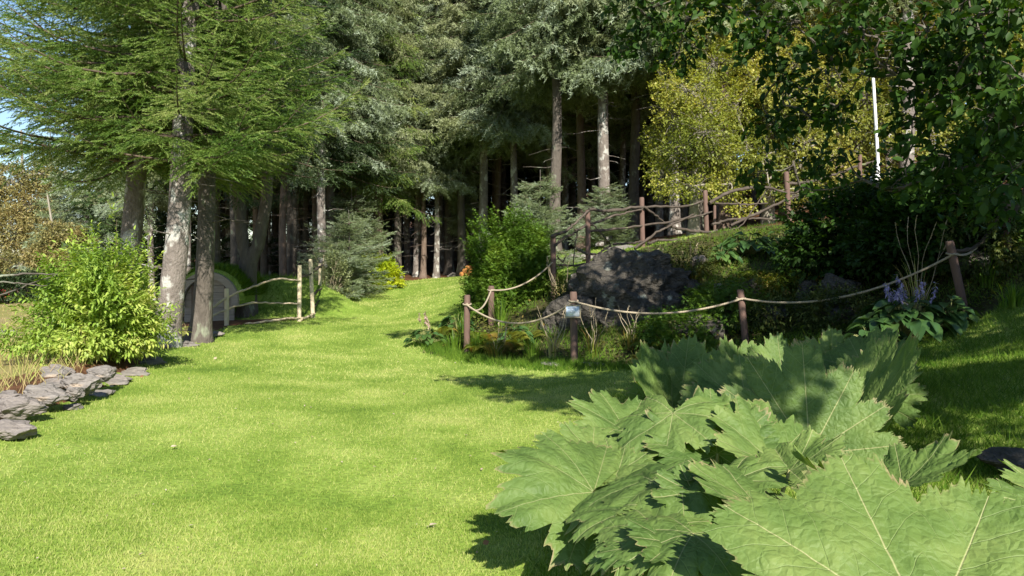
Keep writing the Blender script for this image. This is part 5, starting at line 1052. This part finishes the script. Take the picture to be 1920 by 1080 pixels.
gl(GA, (1420, 945, 3.15), (1290, 870, 3.3), (1.0, 3.3), 13, cup=.05, roll=.1, sidef=.8)
gl(GA, (1300, 1000, 2.9), (1240, 1085, 2.6), (.9, 3.1), 14, cup=.0, droop=.3, sidef=.8)
gl(GA, (1250, 950, 3.6), (1330, 985, 3.45), (.8, 3.7), 15, cup=.1, droop=.2)
gl(GA, (1160, 880, 4.1), (1075, 880, 4.2), (.7, 4.0), 16, cup=.1, roll=-.3)
for i_, (c_, t_) in enumerate([((1150, 870, 4.2), (1090, 915, 4.0)), ((1225, 905, 3.5), (1190, 965, 3.3)), ((1300, 925, 3.3), (1270, 985, 3.15)), ((1370, 900, 3.4), (1400, 850, 3.6)), ((1320, 820, 4.4), (1290, 775, 4.6)), ((1210, 840, 4.4), (1165, 800, 4.6)), ((1480, 880, 3.8), (1530, 820, 4.0)), ((1150, 960, 3.4), (1105, 990, 3.3)), ((1260, 1020, 2.9), (1300, 1080, 2.7)), ((1120, 830, 4.7), (1075, 800, 4.8)), ((1400, 820, 4.6), (1440, 775, 4.8)), ((1190, 1030, 2.95), (1135, 1060, 2.85))]):
    gl(GA, c_, t_, None, 60 + i_, cup=.08, droop=.15 * (i_ % 2), roll=.5 * math.sin(i_ * 2.0), sidef=.85)
gl(GBp, (1262, 765, 6.1), (1190, 655, 6.25), (1.35, 6.2), 20, cup=.15, sidef=.95, roll=-.1)
gl(GBp, (1275, 760, 6.2), (1290, 640, 6.4), (1.4, 6.3), 21, cup=.15, sidef=.8, roll=.3)
gl(GBp, (1520, 850, 4.9), (1500, 655, 5.2), (1.8, 5.3), 22, cup=.2, sidef=.7, roll=-.1, spread=.62)
gl(GBp, (1575, 815, 5.5), (1690, 660, 5.8), (2.0, 5.8), 23, cup=.25, sidef=.75, roll=-.35)
gl(GBp, (1400, 760, 5.6), (1385, 675, 6.0), (1.7, 6.0), 24, cup=.15, sidef=.85)
gl(GBp, (1390, 715, 7.2), (1350, 640, 7.4), None, 25, cup=.15, sidef=.9)
gl(GBp, (1470, 705, 7.2), (1450, 632, 7.4), None, 26, cup=.15, sidef=.9)
gl(GBp, (1560, 690, 7.2), (1560, 620, 7.4), None, 27, cup=.15, sidef=.9)
gl(GBp, (1620, 690, 6.8), (1672, 628, 7.0), None, 28, cup=.15, sidef=.9)
gl(GBp, (1460, 760, 6.2), (1430, 690, 6.4), None, 29, cup=.15, sidef=.9)
gl(GBp, (1640, 740, 6.0), (1640, 660, 6.2), None, 30, cup=.15, sidef=.9)
gl(GBp, (1330, 740, 6.4), (1345, 690, 6.6), None, 31, cup=.15, sidef=.9)
gl(GCp, (1985, 930, 3.2), (1880, 870, 3.4), None, 43, cup=.1)
gl(GCp, (1965, 1000, 2.6), (1825, 985, 2.55), None, 40, cup=.05, droop=.1, roll=-.2)
gl(GCp, (1975, 955, 2.9), (1850, 905, 3.05), None, 41, cup=.1, droop=.1)
gl(GCp, (1950, 1110, 2.35), (1850, 1060, 2.35), None, 42, cup=.05, droop=.1)
